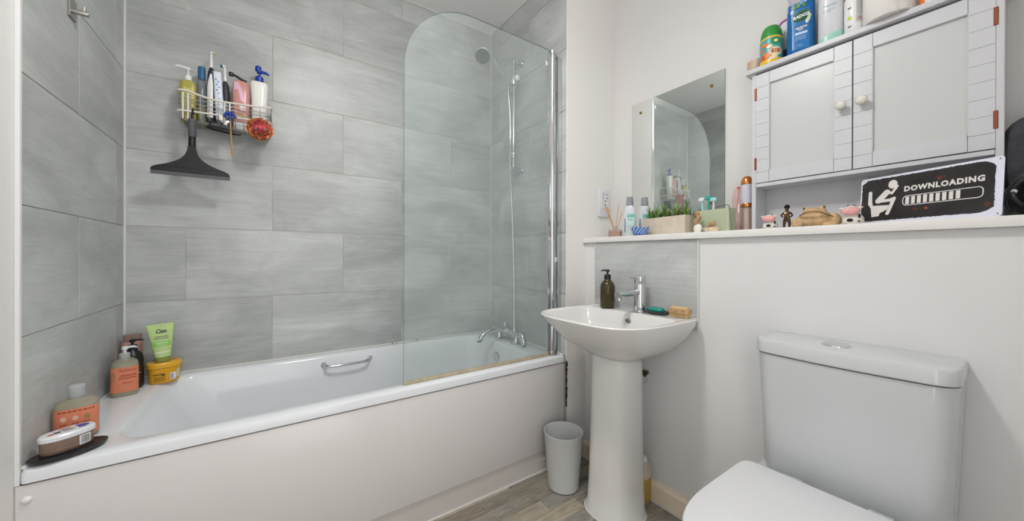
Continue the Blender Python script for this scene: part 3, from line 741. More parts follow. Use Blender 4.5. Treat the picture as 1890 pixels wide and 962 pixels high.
bm = B(); poly(bm, top, [(.018, -.012), (.020, .0), (.018, .014), (.026, .016), (.036, .012), (.042, .004), (.042, -.004), (.036, -.011), (.027, -.014)]); obj('blue_patch', bm, mat('blue_print', '#2f4aa6', .3), t)
obj('red_dot', disc(B(), top, -.033, -.006, .0065, .005, 16), mat('red_print', '#d9513c', .4), t)
bm = B(); poly(bm, top, [(-.026, -.008), (-.014, -.008), (-.014, .004), (-.026, .004)]); obj('dark_print', bm, mat('dark_print', '#3d4247', .4), t)
bm = B(); poly(bm, top, [(-.012, .010), (.008, .010), (.012, .016), (-.008, .018)]); obj('brown_print', bm, mat('brown_print', '#9b7358', .4), t)
for i, yy in enumerate((-.009, -.003, .003)):
    smear('print', lambda u, v: (u, v, .0490), -.009, .012, yy, .003, M['greygrip'], t, 4, i)
ff = front_fn(.0515, .0275, 2.2, .0008, 0)
obj('barcode_label', patch(B(), ff, .013, .037, .007, .031, 8, 1), M['white'], t)
bm = B(); xx = .016; rn = random.Random(2)
while xx < .034:
    w = rn.choice((.0005, .0009, .0013)); patch(bm, front_fn(.0515, .0275, 2.2, .0012), xx, xx + w, .010, .029, 1, 1); xx += w + .0009
obj('barcode', bm, M['greygrip'], t)
# clear shampoo bottle with coral label, clear cap
M['milky'] = clear_mat('milky_clear_plastic', '#c9c5ae', haze=.45, hazecol='#c9c4b0'); M['coral'] = mat('coral_label', '#d98262', .45, var=.05, vscale=30)
M['capclear'] = clear_mat('frosted_cap', '#d8dddd', haze=.55, hazecol='#d5d9d9'); M['cond'] = mat('cream_conditioner', '#d8cfb8', .4)
M['icon'] = mat('pale_icon', '#dcb8a4', .5); M['rust'] = mat('rust_print', '#9c4630', .5); M['shampoo'] = mat('shampoo_liquid', '#b7ac8c', .3)
def shea(name, label, loc, rz, a, b, h, cap):
    t = thing(name, label, 'bottle', loc, rz)
    prof = [(0, a * .92, b * .9, 3.0), (.004, a, b, 3.0), (h * .80, a, b, 3.0), (h * .90, a * .93, b * .9, 2.6), (h * .97, a * .62, b * .7, 2.2), (h, a * .38, b * .60, 2)]
    obj('body', suploft(prof, 3, 40), M['milky'], t, smooth=45)
    obj('contents', suploft([(.003, a * .95, b * .93), (h * .82, a * .95, b * .93), (h*.83, a * .90, b * .85)], 3, 40), M['shampoo'] if cap else M['cond'], t, smooth=45)
    obj('label', patch(B(), front_fn(a, b, 3, .0006), -a * .97, a * .97, h * .12, h * .78, 24, 2), M['coral'], t, smooth='all')
    f = front_fn(a, b, 3, .0011)
    if cap:
        obj('cap', suploft([(h, .014, .014), (h + .003, .0155, .0155), (h + .030, .0150, .0150), (h + .032, .013, .013)], 2.4, 24), M['capclear'], t, smooth=40)
        smear('print', f, -a * .75, a * .8, h * .72, .004, M['rust'], t, 9, 5)
        for i, u in enumerate((-.020, .0, .020)):
            obj('icon', disc(B(), f, u, h * .55, .0055, .0065, 8), (M['icon'], M['icon'], mat('olive_icon', '#9a8248', .5))[i], t)
            smear('print', f, u - .006, u + .006, h * .42, .003, M['rust'], t, 3, i + 20)
    else:
        pump(t, h, .0135, M['lidwhite'], .15, .030, .012, mcol=M['capclear'], h=.018)
        text('brand_script', 'SheaMoisture', .0135, f, .006, h * .70, M['rust'], t, width=.042, shear=.3)
        smear('print', f, -.012, .026, h * .56, .0045, M['rust'], t, 7, 8); smear('print', f, -.014, .026, h * .49, .0045, M['rust'], t, 8, 9)
        smear('print', f, -.004, .018, h * .36, .003, M['rust'], t, 4, 10)
        obj('panel_left', patch(B(), f, -a * .93, -a * .62, h * .42, h * .66, 5, 1), mat('label_tan', '#b9825c', .5), t)
    return t
shea('shampoo_bottle', 'clear bottle with coral label and frosted cap behind the brown scrub tub', (.043, -.548, ZR), cang(.043, -.548) - .12, .0395, .023, .108, True)
shea('conditioner_pump_bottle', 'coral-labelled pump bottle of cream conditioner in the bath corner', (.052, -.207, ZR), cang(.052, -.207), .034, .024, .128, False)
t = thing('black_pump_bottle', 'black round pump bottle behind the coral-labelled pump bottle', 'bottle', (.054, -.133, ZR), cang(.073, -.125))
obj('body', suploft([(0, .027, .027), (.004, .030, .030), (.105, .030, .030), (.125, .026, .026), (.138, .014, .014), (.142, .012, .012)], 2, 32), M['black'], t, smooth=40)
pump(t, .142, .0135, M['black'], 0.1, .028, .010, h=.016)
for i, z in enumerate((.082, .070, .058, .045, .033)): smear('print', cyl_fn(.030, .0006, -PI / 2), -.002, .024, z, .003, M['lidwhite'] if i == 2 else M['greygrip'], t, 5, i)
t = thing('rose_bottle', 'squarish dusky pink bottle standing in the corner behind the black pump bottle', 'bottle', (.036, -.052, ZR), cang(.047, -.05)); t.scale = (.9, .9, .95)
obj('body', suploft([(0, .030, .018), (.004, .032, .020), (.160, .032, .020), (.166, .029, .017)], 5, 36), mat('dusky_pink', '#b08378', .3), t, smooth=40)
obj('cap_top', suploft([(.166, .028, .016), (.192, .028, .016), (.194, .026, .014)], 5, 36), mat('smoky_cap', '#8a706a', .3), t, smooth=40)
M['yel'] = mat('yellow_tub', '#e0a326', .35); M['ylid'] = mat('yellow_lid', '#e6ad30', .3)
t = thing('yellow_tub', 'oval yellow tub with printed yellow lid on the bath corner', 'tub', (.135, -.105, ZR), cang(.135, -.105) + .25)
obj('tub', suploft([(0, .040, .026), (.003, .043, .029), (.058, .047, .032)], 2.2, 44), M['yel'], t, smooth=40)
obj('lid', suploft([(.058, .048, .033), (.060, .0505, .0355), (.074, .0505, .0355), (.078, .048, .033), (.0775, .045, .030)], 2.2, 44), M['ylid'], t, smooth=30)
ff = front_fn(.045, .031, 2.2, .001)
obj('barcode_label', patch(B(), ff, .008, .026, .010, .036, 6, 1), M['white'], t)
bm = B(); xx = .010
while xx < .017: patch(bm, front_fn(.045, .031, 2.2, .0014), xx, xx + .0008, .013, .032, 1, 1); xx += .0017
obj('barcode', bm, M['blue'], t)
obj('info_box', patch(B(), ff, .027, .038, .014, .046, 4, 1), mat('pale_info', '#d8c9a0', .4), t)
M['ydark'] = mat('dark_tub_print', '#5d4a1f', .5)
obj('print', patch(B(), ff, -.036, -.008, .034, .038, 6, 1), M['ydark'], t); obj('print', patch(B(), ff, -.016, -.006, .030, .036, 3, 1), M['ydark'], t)
for i, z in enumerate((.026, .022, .018, .014, .010)): smear('print', ff, -.034, -.006, z, .0018, M['ydark'], t, 6, i)
tp = lambda u, v: (u, v, .0779)
for u, v, ru, rv in ((-.020, .004, .012, .006), (.028, .010, .010, .006), (.008, .018, .008, .005)):
    obj('lid_print', disc(B(), tp, u, v, ru, rv, 14), mat('lid_print', '#8a6a2a', .4), t)
M['grn'] = mat('lime_tube', '#b6cf86', .35, var=.05, vscale=20); M['grncap'] = mat('lime_cap', '#8f9a4e', .35); M['grnband'] = mat('bright_lime', '#84c64e', .4)
t = thing('facial_wash_tube', 'lime green squeeze tube balanced cap down on the yellow tub', 'tube', (.133, -.112, ZR + .0785), cang(.127, -.112)); t.rotation_euler[1] = -.06
tw = lambda z: .023 + .015 * (z - .02) / .118
td = lambda z: max(.0015, .017 - .0155 * (z - .02) / .118)
obj('tube', suploft([(z, tw(z), td(z)) for z in (.02, .04, .06, .08, .10, .12, .132)] + [(.133, .0378, .0012), (.146, .0385, .0012)], 2.4, 36), M['grn'], t, smooth=45)
obj('cap', suploft([(0, .019, .015), (.002, .0205, .0165), (.021, .0225, .0175)], 2.4, 36), M['grncap'], t, smooth=40)
gf = lambda off: (lambda u, v: (u, -(td(v) if v < .133 else .0012) * (max(0, 1 - abs(u / (tw(v) + .001)) ** 2.4)) ** (1 / 2.4) - off, v))
text('brand_name', 'Cien', .021, gf(.0016), 0, .118, mat('tube_black_print', '#1d2a2c', .4), t, width=.030, bold=.0006, shear=.25)
obj('green_band', patch(B(), gf(.001), -.024, .024, .062, .080, 8, 2), M['grnband'], t)
smear('print', gf(.0012), -.018, .020, .098, .0035, mat('tube_print', '#5d7a5c', .5), t, 8, 1); smear('print', gf(.0012), -.018, .020, .091, .0035, mat('tube_print', '#5d7a5c', .5), t, 9, 2)
smear('print', gf(.0016), -.016, .018, .074, .003, M['white'], t, 5, 3); smear('print', gf(.0016), -.014, .014, .067, .002, M['white'], t, 7, 4)
obj('white_stripe', patch(B(), gf(.001), -.021, .021, .036, .042, 8, 1), mat('pale_stripe', '#d7e0c0', .4), t)
obj('hang_hole', disc(B(), lambda u, v: (u, -.0016, v), 0, .140, .001, .002, 8), M['black'], t)

# ================================================================ BASIN
bs_ = thing('wash_basin', 'white ceramic wash basin with curved front under the long shelf', 'basin', (XB, -1.055, .789), -PI / 2)
# local: x = along wall (+x = world -y), -y = into the room
def bas(w, d0, d1, z, n=3.4, seg=64, bow=0.0):
    """outline: straight back at y=-d0, bowed front reaching y=-d1"""
    out = []; cy = -(d0 + (d1 - d0) * .42)
    for i in range(seg):
        t_ = 2 * PI * i / seg; ct, st = math.cos(t_), math.sin(t_)
        x = w * math.copysign(abs(ct) ** (2 / n), ct)
        if st >= 0: yy = cy + (-d0 - cy) * abs(st) ** (2 / 8.0); x = w * math.copysign(abs(ct) ** (2 / 8.0), ct) * (1 - .045 * st)
        else: yy = cy - (d1 + cy) * abs(st) ** (2 / n)
        out.append((x, yy, z))
    return out
W_ = .250; D_ = .462
rg = [bas(.075, .09, .24, -.168, 2.6), bas(.11, .06, .28, -.160, 2.6), bas(.168, .03, .345, -.120, 2.8), bas(.215, .010, .405, -.072, 3.0), bas(.244, .002, .447, -.025, 3.2), bas(W_ - .002, .0005, D_ - .003, -.008, 3.4),
      bas(W_, .0005, D_, -.003, 3.4), bas(W_ - .002, .0015, D_ - .003, 0.001, 3.4), bas(W_ - .008, .004, D_ - .009, .002, 3.4)]
rg2 = [bas(W_ - .020, .115, D_ - .022, .0005, 3.6), bas(W_ - .026, .121, D_ - .027, -.006, 3.6), bas(W_ - .045, .135, D_ - .045, -.05, 3.2), bas(W_ - .085, .15, D_ - .085, -.10, 2.8), bas(.10, .18, .31, -.125, 2.4), bas(.02, .22, .26, -.132, 2)]
obj('bowl', loft(B(), rg + rg2, True, True), M['ceramic'], bs_, smooth=40)
oh = lathe(B(), [(.0115, -.002), (.0115, .002), (.0085, .003)], 20, (0, 0, 0), 'y')
o = obj('overflow_ring', oh, M['chrome'], bs_, smooth=40, loc=(0.012, -.1345, -.030)); o.scale = (1.2, -1, 1.2); o.rotation_euler = (.30, 0, 0)
o2 = obj('overflow_hole', lathe(B(), [(.0088, 0), (.0088, .0028), (0, .0028)], 20, (0, 0, 0), 'y'), mat('overflow_dark', '#7a6f64', .6), bs_, loc=(0.012, -.1365, -.0305)); o2.scale = (1.2, -1, 1.2); o2.rotation_euler = (.30, 0, 0)
obj('waste', lathe(B(), [(.022, 0), (.022, .003), (0, .004)], 20, (0, -.24, -.133)), M['chrome'], bs_, smooth=40)
pd = thing('basin_pedestal', 'tall white ceramic pedestal under the wash basin', 'pedestal', (1.636, -1.040, 0), -PI / 2); pd.scale = (.97, .97, 1)
def ped(w, f, b, z, n=2.6, seg=48):
    out = []
    for i in range(seg):
        t_ = 2 * PI * i / seg; ct, st = math.cos(t_), math.sin(t_)
        x = w * math.copysign(abs(ct) ** (2 / n), ct); yy = (b if st > 0 else f) * math.copysign(abs(st) ** (2 / n), st)
        out.append((x, yy, z))
    return out
obj('column', loft(B(), [ped(.113, .118, .10, .0004), ped(.113, .118, .10, .012), ped(.106, .111, .10, .022), ped(.101, .105, .10, .12), ped(.096, .099, .10, .30), ped(.092, .094, .10, .50), ped(.090, .092, .10, .60), ped(.089, .091, .10, .622)]), M['ceramic'], pd, smooth=40)
obj('floor_seal', loft(B(), [ped(.118, .123, .10, .0003), ped(.117, .122, .10, .004), ped(.1125, .1175, .10, .006)]), M['seal'], pd, smooth=40)
# basin tap
tp_ = thing('basin_mixer_tap', 'chrome monobloc mixer tap with round spout and top lever on the basin', 'tap', (1.742, -1.073, .7915), -PI / 2)
obj('base_ring', lathe(B(), [(.028, 0), (.028, .004), (.024, .006)], 28), M['chrome'], tp_, smooth=40)
obj('body', lathe(B(), [(.0225, .004), (.0225, .112), (.0215, .114)], 28), M['chrome'], tp_, smooth=40)
obj('top_cap', lathe(B(), [(.0215, .115), (.0225, .117), (.0225, .144), (.019, .147), (0, .147)], 28), M['chrome'], tp_, smooth=40)
bm = B(); tube(bm, [(0, -.015, .078), (-.002, -.142, .076)], .0135, 20); obj('spout', bm, M['chrome'], tp_, smooth=40)
obj('aerator', lathe(B(), [(.010, .052), (.0105, .064)], 16, (-.002, -.129, 0)), M['chrome'], tp_, smooth=40)
bm = B(); tube(bm, [(0, -.010, .137), (0, -.062, .141)], [.0055, .0045], 10); obj('lever', bm, M['chrome'], tp_, smooth=40)
# items on basin
ZB = .7915
M['amber'] = mat('dark_amber_bottle', '#3c3212', .08, spec=.6); M['amberc'] = M['amber']
t = thing('amber_soap_bottle', 'dark amber glass soap bottle with black pump on the basin', 'bottle', (1.715, -.928, ZB), cang(1.715, -.937))
obj('body', lathe(B(), [(.029, 0), (.032, .003), (.032, .092), (.029, .105), (.022, .115), (.014, .123), (.0135, .128), (0, .128)], 32), M['amber'], t, smooth=45)
pump(t, .127, .0145, M['black'], 3.0, .028, .012, h=.020, noz=.004)
t = thing('soap_dish', 'flat dark grey oval soap dish on the basin ledge', 'soap dish', (1.748, -1.148, ZB), -PI / 2)
obj('dish', suploft([(0, .038, .024), (.004, .047, .030), (.010, .050, .033), (.011, .048, .031), (.007, .042, .026)], 2.4, 36), mat('dark_dish', '#36383c', .4), t, smooth=40)
t = thing('soap_bar', 'translucent teal bar of soap in the dark soap dish', 'soap', (1.748, -1.143, ZB + .0072), -PI / 2)
obj('bar', suploft([(0, .028, .016), (.003, .033, .020), (.010, .034, .021), (.016, .029, .017), (.018, .018, .010)], 2.6, 32), mat('teal_soap', '#178a7c', .2, spec=.6), t, smooth='all')
M['wood'] = mat('brush_wood', '#b48f68', .5, var=.3, vscale=50); M['brist'] = mat('natural_bristle', '#d3b784', .8, var=.2, vscale=200)
t = thing('nail_brush', 'wooden two-sided nail brush lying at the right of the basin', 'brush', (1.742, -1.244, ZB), -PI / 2)
obj('block', suploft([(.014, .038, .017), (.017, .042, .020), (.030, .042, .020), (.033, .038, .017)], 3.2, 36), M['wood'], t, smooth=45)
bm = B(); rn = random.Random(1)
for i in range(11):
    for j in range(5):
        x = -.031 + i * .0062; yy = -.0115 + j * .0058; box(bm, x - .0019, x + .0019, yy - .0017, yy + .0017, rn.uniform(0.0002, .0014), .0145)
obj('bristles', bm, M['brist'], t, kind='stuff')
obj('top_bristles', suploft([(.033, .030, .010), (.039, .029, .009)], 4, 28), M['brist'], t)

# ================================================================ FLOOR ITEMS
M['bin'] = mat('translucent_bin', '#c3c6c6', .35, var=.03, vscale=6)
t = thing('waste_bin', 'frosted white open waste bin on the floor left of the pedestal', 'bin', (1.552, -.822, 0)); t.scale = (1.02, 1.02, 1.0)
bm = lathe(B(), [(.058, .0005), (.066, .006), (.084, .243), (.0855, .246), (.0835, .247), (.0815, .243), (.064, .010), (0, .008)], 48)
obj('bucket', bm, M['bin'], t, smooth=45)
t = thing('cleaner_bottle', 'cloudy bottle of yellow liquid on the floor behind the pedestal', 'bottle', (1.728, -1.150, 0))
t.location = (1.768, -1.078, 0)
obj('body', suploft([(0, .028, .018), (.003, .030, .020), (.14, .030, .020), (.165, .018, .014)], 3, 32), mat('cloudy_bottle', '#c9c0ae', .35), t, smooth=45)
obj('liquid', suploft([(.004, .0304, .0204), (.100, .0304, .0204)], 3, 32), mat('yellow_liquid', '#b79a4a', .25), t, smooth=45)
obj('cap', suploft([(.165, .012, .012), (.185, .011, .011)], 2, 20), M['white'], t, smooth=45)
t = thing('supply_valve', 'tarnished water pipe stub with small isolation valve under the basin', 'pipe', (XB, -1.065, .525))
obj('pipe', tube(B(), [(-.0005, 0, 0), (-.05, .0, 0)], .0075, 12), M['brass'], t, smooth=50)
obj('nut', lathe(B(), [(.013, -.035), (.014, -.030), (.014, -.018), (.012, -.014)], 6, (0, 0, 0), 'x'), mat('tarnished_brass', '#4e4426', .4, metal=.8), t)
obj('plastic_elbow', tube(B(), [(-.045, .0, 0), (-.05, .01, -.014), (-.05, .045, -.022)], .012, 12, 3), M['cream'], t, smooth=50)
obj('wire_loop', tube(B(), [(-.028, -.008, -.010), (-.03, -.016, -.024), (-.034, -.006, -.038)], .0008, 6, 3), M['grime_and_shade'], t)

# ================================================================ TOILET
tt = thing('toilet', 'white close-coupled toilet with lid down against the boxed wall', 'toilet', (XB, -1.706, -.0), -PI / 2)
def cist(w, d, z, r=.045, bk=.002, bow=.010):
    # straight back, rounded front corners, slightly bowed front
    pts = [(w, -bk, z)]
    pts.append((-w, -bk, z))
    n = 10
    for i in range(n + 1):
        a = PI + PI / 2 * i / n; pts.append((-w + r + r * math.cos(a), -(d - bow) + r + r * math.sin(a), z))
    for i in range(1, 8):
        s = i / 8; x = -w + r + (2 * w - 2 * r) * s; pts.append((x, -(d - bow) - bow * math.sin(PI * s), z))
    for i in range(n + 1):
        a = 1.5 * PI + PI / 2 * i / n; pts.append((w - r + r * math.cos(a), -(d - bow) + r + r * math.sin(a), z))
    return pts
obj('cistern', loft(B(), [cist(.172, .148, .40), cist(.176, .155, .42), cist(.180, .160, .55), cist(.185, .166, .70), cist(.186, .167, .7405)]), M['ceramic2'], tt, smooth=40)
obj('gap_shadow_line', loft(B(), [cist(.183, .164, .7407), cist(.183, .164, .7435)]), mat('cistern_gap', '#4a3a30', .8), tt)
obj('cistern_lid', loft(B(), [cist(.187, .171, .7437), cist(.189, .173, .7465), cist(.189, .173, .774), cist(.186, .170, .780), cist(.180, .164, .783)]), M['ceramic2'], tt, smooth=35)
obj('flush_button', suploft([(.783, .030, .030), (.7855, .029, .029), (.788, .024, .024), (.7885, .010, .010)], 2, 30, B()), M['chrome'], tt, smooth=40, loc=(-.020, -.086, 0), label='round chrome flush button')
def seat(w, y0, y1, z, n=2.7, seg=72, r=.02):
    out = []; ym = y0 + (y1 - y0) * .45
    for i in range(seg):
        t_ = 2 * PI * i / seg; ct, st = math.cos(t_), math.sin(t_)
        if st >= 0:
            x = w * math.copysign(abs(ct) ** (2 / 14), ct); yy = ym + (y0 - ym) * abs(st) ** (2 / 14)
        else:
            x = w * math.copysign(abs(ct) ** (2 / n), ct); yy = ym + (y1 - ym) * abs(st) ** (2 / n)
        out.append((x, yy, z))
    return out
obj('lid', loft(B(), [seat(.190, -.203, -.655, .422), seat(.193, -.199, -.659, .425), seat(.193, -.199, -.659, .434), seat(.190, -.202, -.656, .4385), seat(.180, -.211, -.645, .4405), seat(.06, -.30, -.50, .442)]), mat('seat_plastic', '#dcdde0', .22), tt, smooth=30)
obj('seat', loft(B(), [seat(.186, -.205, -.652, .400), seat(.190, -.202, -.657, .403), seat(.190, -.202, -.657, .4205)]), M['white'], tt, smooth=35)
obj('pan', loft(B(), [seat(.12, -.03, -.48, .0005, 2.4), seat(.12, -.02, -.49, .02, 2.4), seat(.115, -.02, -.50, .15, 2.4), seat(.15, -.02, -.58, .28, 2.5), seat(.182, -.02, -.645, .37, 2.6), seat(.185, -.02, -.650, .3995, 2.6)]), M['ceramic2'], tt, smooth=40)
for s_ in (-.08, .08): obj('hinge', lathe(B(), [(.012, -.02), (.012, .02)], 16, (s_, -.188, .425), 'x'), M['chrome'], tt, smooth=40)

# ================================================================ SHELF ITEMS
ZS = 1.1103
M['jarclear'] = clear_mat('jar_glass', '#f2ece8', haze=.22, hazecol='#d6c4bb', strength=1.2)
M['reed'] = mat('reed', '#c9924f', .6)
t = thing('reed_diffuser', 'small square glass reed diffuser with orange reeds at the left end of the shelf', 'diffuser', (1.850, -.861, ZS), -PI / 2 + .35)
obj('jar', suploft([(0, .029, .017), (.003, .031, .018), (.034, .031, .018), (.038, .026, .014), (.039, .009, .009), (.052, .009, .009)], 6, 36), M['jarclear'], t, smooth=40)
obj('fragrance_oil', suploft([(.003, .028, .0155), (.028, .028, .0155)], 6, 36), mat('pink_amber_oil', '#b98e7c', .25, var=.25, vscale=50), t, smooth=40)
for i, (dx, dy) in enumerate(((-.052, .004), (-.047, -.003), (-.043, .006), (-.039, 0), (.014, .006), (.034, -.002))):
    obj('reed', tube(B(), [(-dx * .1, -dy * .1, .008), (dx, dy, .150 if i < 4 else (.155 if i == 4 else .118))], .0013, 6), M['reed'], t)
def mouthwash(loc, rz, label):
    t = thing('mouthwash_bottle', label, 'bottle', loc, rz, 'mouthwash bottles on the shelf')
    obj('body', suploft([(0, .025, .018), (.004, .027, .020), (.115, .027, .020), (.137, .020, .016), (.146, .014, .013)], 3.2, 36), M['mwclear'], t, smooth=45)
    obj('liquid', suploft([(.003, .0255, .0185), (.056, .0255, .0185)], 3.2, 36), M['mwliq'], t, smooth=45)
    obj('label', patch(B(), front_fn(.027, .020, 3.2, .0005), -.008, .022, .052, .105, 8, 1), M['mwlab'], t)
    obj('label_band', patch(B(), front_fn(.027, .020, 3.2, .0009), -.008, .022, .088, .104, 8, 1), M['mwband'], t)
    obj('side_print', patch(B(), front_fn(.027, .020, 3.2, .0009), -.020, -.015, .020, .085, 2, 1), M['mwgrey'], t)
    smear('print', front_fn(.027, .020, 3.2, .0012), -.004, .017, .078, .004, M['mwgrey'], t, 3, 6)
    obj('cap', suploft([(.146, .0155, .0155), (.149, .0165, .0165), (.184, .0145, .0145), (.186, .012, .012)], 2.2, 24), M['mwcap'], t, smooth=40)
    return t
M['mwclear'] = clear_mat('mouthwash_plastic', '#eef4f6', haze=.65, hazecol='#f0f3f7'); M['mwliq'] = mat('mint_liquid', '#4fbfa6', .2); M['mwlab'] = mat('pale_mint_label', '#b9ded9', .4)
M['mwband'] = mat('mint_band', '#74b8ae', .4); M['mwgrey'] = mat('grey_print', '#7a7f93', .5); M['mwcap'] = mat('grey_cap', '#8f949a', .45)
mouthwash((1.868, -.930, ZS), -PI / 2 + .45, 'grey-capped mouthwash bottle with mint label beside the reed diffuser')
mouthwash((1.935, -.962, ZS), -PI / 2 + .5, 'second grey-capped bottle half hidden behind the front mouthwash bottle')
t = thing('blue_trinket_bowl', 'small blue and white swirl-ribbed bowl in front of the planter', 'bowl', (1.822, -1.016, ZS), -PI / 2)
bmw = B(); bmb = B()
def wavy(th): return .003 * math.sin(3 * th + .5)
for i in range(26):
    a0 = 2 * PI * i / 26; tgt = bmw if i % 2 else bmb; pr2 = []
    for k_ in range(7):
        s = k_ / 6; r_ = .026 + .016 * s ** .7; z_ = .002 + .033 * s; pr2.append((r_, z_, s))
    for (r1, z1, s1), (r2, z2, s2) in zip(pr2, pr2[1:]):
        vs = []
        for r_, z_, s_, da in ((r1, z1, s1, 0), (r1, z1, s1, 1), (r2, z2, s2, 1), (r2, z2, s2, 0)):
            th = a0 + s_ * .9 + da * (2 * PI / 26) * 1.02; zz = z_ + (wavy(th) if s_ > .9 else 0)
            vs.append((r_ * math.cos(th), r_ * .75 * math.sin(th), zz))
        for sc in (1.0, .93):
            tgt.faces.new([tgt.verts.new((x * sc, y_ * sc, z)) for x, y_, z in vs])
M['dblue'] = mat('denim_blue', '#3f68b0', .35); M['lblue'] = mat('pale_blue', '#9db6dc', .35)
obj('blue_ribs', bmb, M['dblue'], t); obj('pale_ribs', bmw, M['lblue'], t)
obj('foot', lathe(B(), [(.024, 0), (.027, .003), (.0, .0035)], 24), M['dblue'], t)
# planter
M['conc'] = mat('beige_concrete', '#cfc3b2', .8, var=.08, vscale=30); M['soil'] = mat('soil', '#2b241a', .9)
t = thing('planter_box', 'oblong beige planter box holding spiky green plants in front of the mirror', 'planter', (1.888, -1.104, ZS), -PI / 2 - .13)
bm = B(); loft(bm, [rrect(-.104, .104, -.030, .030, .004, .0004, 3), rrect(-.108, .108, -.033, .033, .004, .076, 3), rrect(-.102, .102, -.027, .027, .003, .076, 3), rrect(-.101, .101, -.026, .026, .003, .064, 3)])
obj('box', bm, M['conc'], t, smooth=30)
obj('soil', box(B(), -.1005, .1005, -.0255, .0255, .060, .0655), M['soil'], t)
M['leaf'] = [mat('leaf_green_a', '#6f9142', .5, var=.2, vscale=60), mat('leaf_green_b', '#547a36', .5, var=.2, vscale=60), mat('leaf_green_c', '#93ad58', .5, var=.15, vscale=60), mat('leaf_tip', '#8a6a62', .5)]
rp = random.Random(21)
for pi_, (px, cnt, hh) in enumerate(((-.084, 48, .080), (-.044, 48, .084), (.0, 50, .086), (.044, 50, .090), (.084, 46, .082))):
    pt = thing('succulent_plant', ['spiky green plant at the left end of the beige planter', 'second spiky plant from the left in the beige planter', 'middle spiky plant in the beige planter', 'tall spiky plant right of the middle of the beige planter', 'spiky green plant at the right end of the beige planter'][pi_], 'plant', (0, 0, 0), 0, 'spiky plants in the planter')
    mw = Matrix.Translation((1.888, -1.104, ZS)) @ Matrix.Rotation(-PI / 2 - .13, 4, 'Z')
    pt.location = mw @ Vector((px, 0, .0650)); 
    for i in range(cnt):
        az = rp.uniform(0, 2 * PI); el = rp.uniform(.25, 1.3) if i % 4 else rp.uniform(1.0, 1.5); L = min(hh * rp.uniform(.55, 1.05), .030 / max(.05, math.cos(el)))
        w = rp.uniform(.0030, .0050); d = Vector((math.cos(az) * math.cos(el), math.sin(az) * math.cos(el), math.sin(el)))
        sd = Vector((-math.sin(az), math.cos(az), 0)); bm = B(); prev = None; tip = i % 9 == 0
        curve = rp.uniform(-.15, .5)
        for k_ in range(6):
            s = k_ / 5; p = d * (L * s) + Vector((0, 0, -curve * L * s * s * .5)); ww = w * (1 - s ** 2) + .0003
            if p.z < .001 and k_ > 0: p.z = .001
            row = (bm.verts.new(p - sd * ww), bm.verts.new(p + Vector((0, 0, -ww * .5))), bm.verts.new(p + sd * ww))
            if prev:
                bm.faces.new((prev[0], prev[1], row[1], row[0])); bm.faces.new((prev[1], prev[2], row[2], row[1]))
            prev = row
        obj('leaf', bm, M['leaf'][3] if tip else M['leaf'][rp.choice((0, 0, 1, 1, 2))], pt, smooth='all')
# green box holder
M['sage'] = mat('sage_green_box', '#b3bda0', .45, var=.05, vscale=25)
t = thing('sage_toothbrush_holder', 'sage green rectangular holder on the shelf between planter and cabinet', 'holder', (1.892, -1.300, ZS), -PI / 2 - .10)
loft_b = B(); loft(loft_b, [rrect(-.062, .062, -.024, .024, .008, .0004, 5), rrect(-.063, .063, -.025, .025, .008, .088, 5), rrect(-.059, .059, -.021, .021, .006, .088, 5), rrect(-.059, .059, -.021, .021, .006, .010, 5)])
obj('box', loft_b, M['sage'], t, smooth=30)
mw = Matrix.Translation((1.892, -1.300, ZS)) @ Matrix.Rotation(-PI / 2 - .10, 4, 'Z')
M['teal'] = mat('teal_plastic', '#2ea79a', .35); M['paleteal'] = mat('pale_teal', '#9fd8d6', .35)
for nm, lx, c1, c2, lean, lab, hz in (('disposable_razor', -.046, M['paleteal'], M['white'], -.16, 'pale teal and white razor standing at the left of the sage holder', .134),
                                      ('disposable_razor', -.030, M['teal'], M['teal'], .02, 'teal razor standing beside the pale razor in the sage holder', .137),
                                      ('disposable_razor', -.014, M['white'], M['paleteal'], .10, 'white razor standing third from left in the sage holder', .128)):
    t = thing(nm, lab, 'razor', mw @ Vector((lx, 0, .0105)), -PI / 2 - .10, 'razors in the sage holder'); t.rotation_euler[1] = lean * .5
    obj('handle', tube(B(), [(0, 0, 0), (0, .002, .06), (0, 0, hz - .015)], [.0045, .005, .003], 8, 3), c1, t, smooth=50)
    bm = box(B(), -.011, .011, -.006, .004, hz - .016, hz - .002, .002, 2); obj('head', bm, c2, t, smooth=40)
t = thing('pink_hair_clip_pouch', 'sheer pink packet leaning behind the right end of the sage holder', 'packet', (1.975, -1.345, ZS), -PI / 2)
M['sheer'] = clear_mat('sheer_pink', '#f6e6e4', haze=.35, hazecol='#f0d6d2')
bm = suploft([(0, .018, .010), (.10, .020, .008), (.150, .018, .004), (.172, .012, .002)], 2.5, 24)
for v in bm.verts: v.co.x += v.co.z * -.02
obj('packet', bm, M['sheer'], t, smooth=50)
obj('red_tie', suploft([(.170, .006, .003), (.178, .007, .003)], 2, 12), mat('red_tie', '#d2534f', .5), t)
obj('ribbon', tube(B(), [(-.004, -.008, .08), (.0, -.009, .12), (.004, -.007, .168)], .0012, 6, 3), mat('pink_ribbon', '#d98a88', .5), t)
t = thing('looped_string', 'thin grey looped string hanging over the front of the sage holder', 'cord', (1.862, -1.360, ZS))
obj('strand', tube(B(), [(.012, .050, .092), (.006, .035, .097), (.0, .01, .0985), (-.004, -.002, .092), (-.006, -.008, .05), (-.005, -.012, .001)], .0012, 6, 5), M['greygrip'], t, smooth=50)
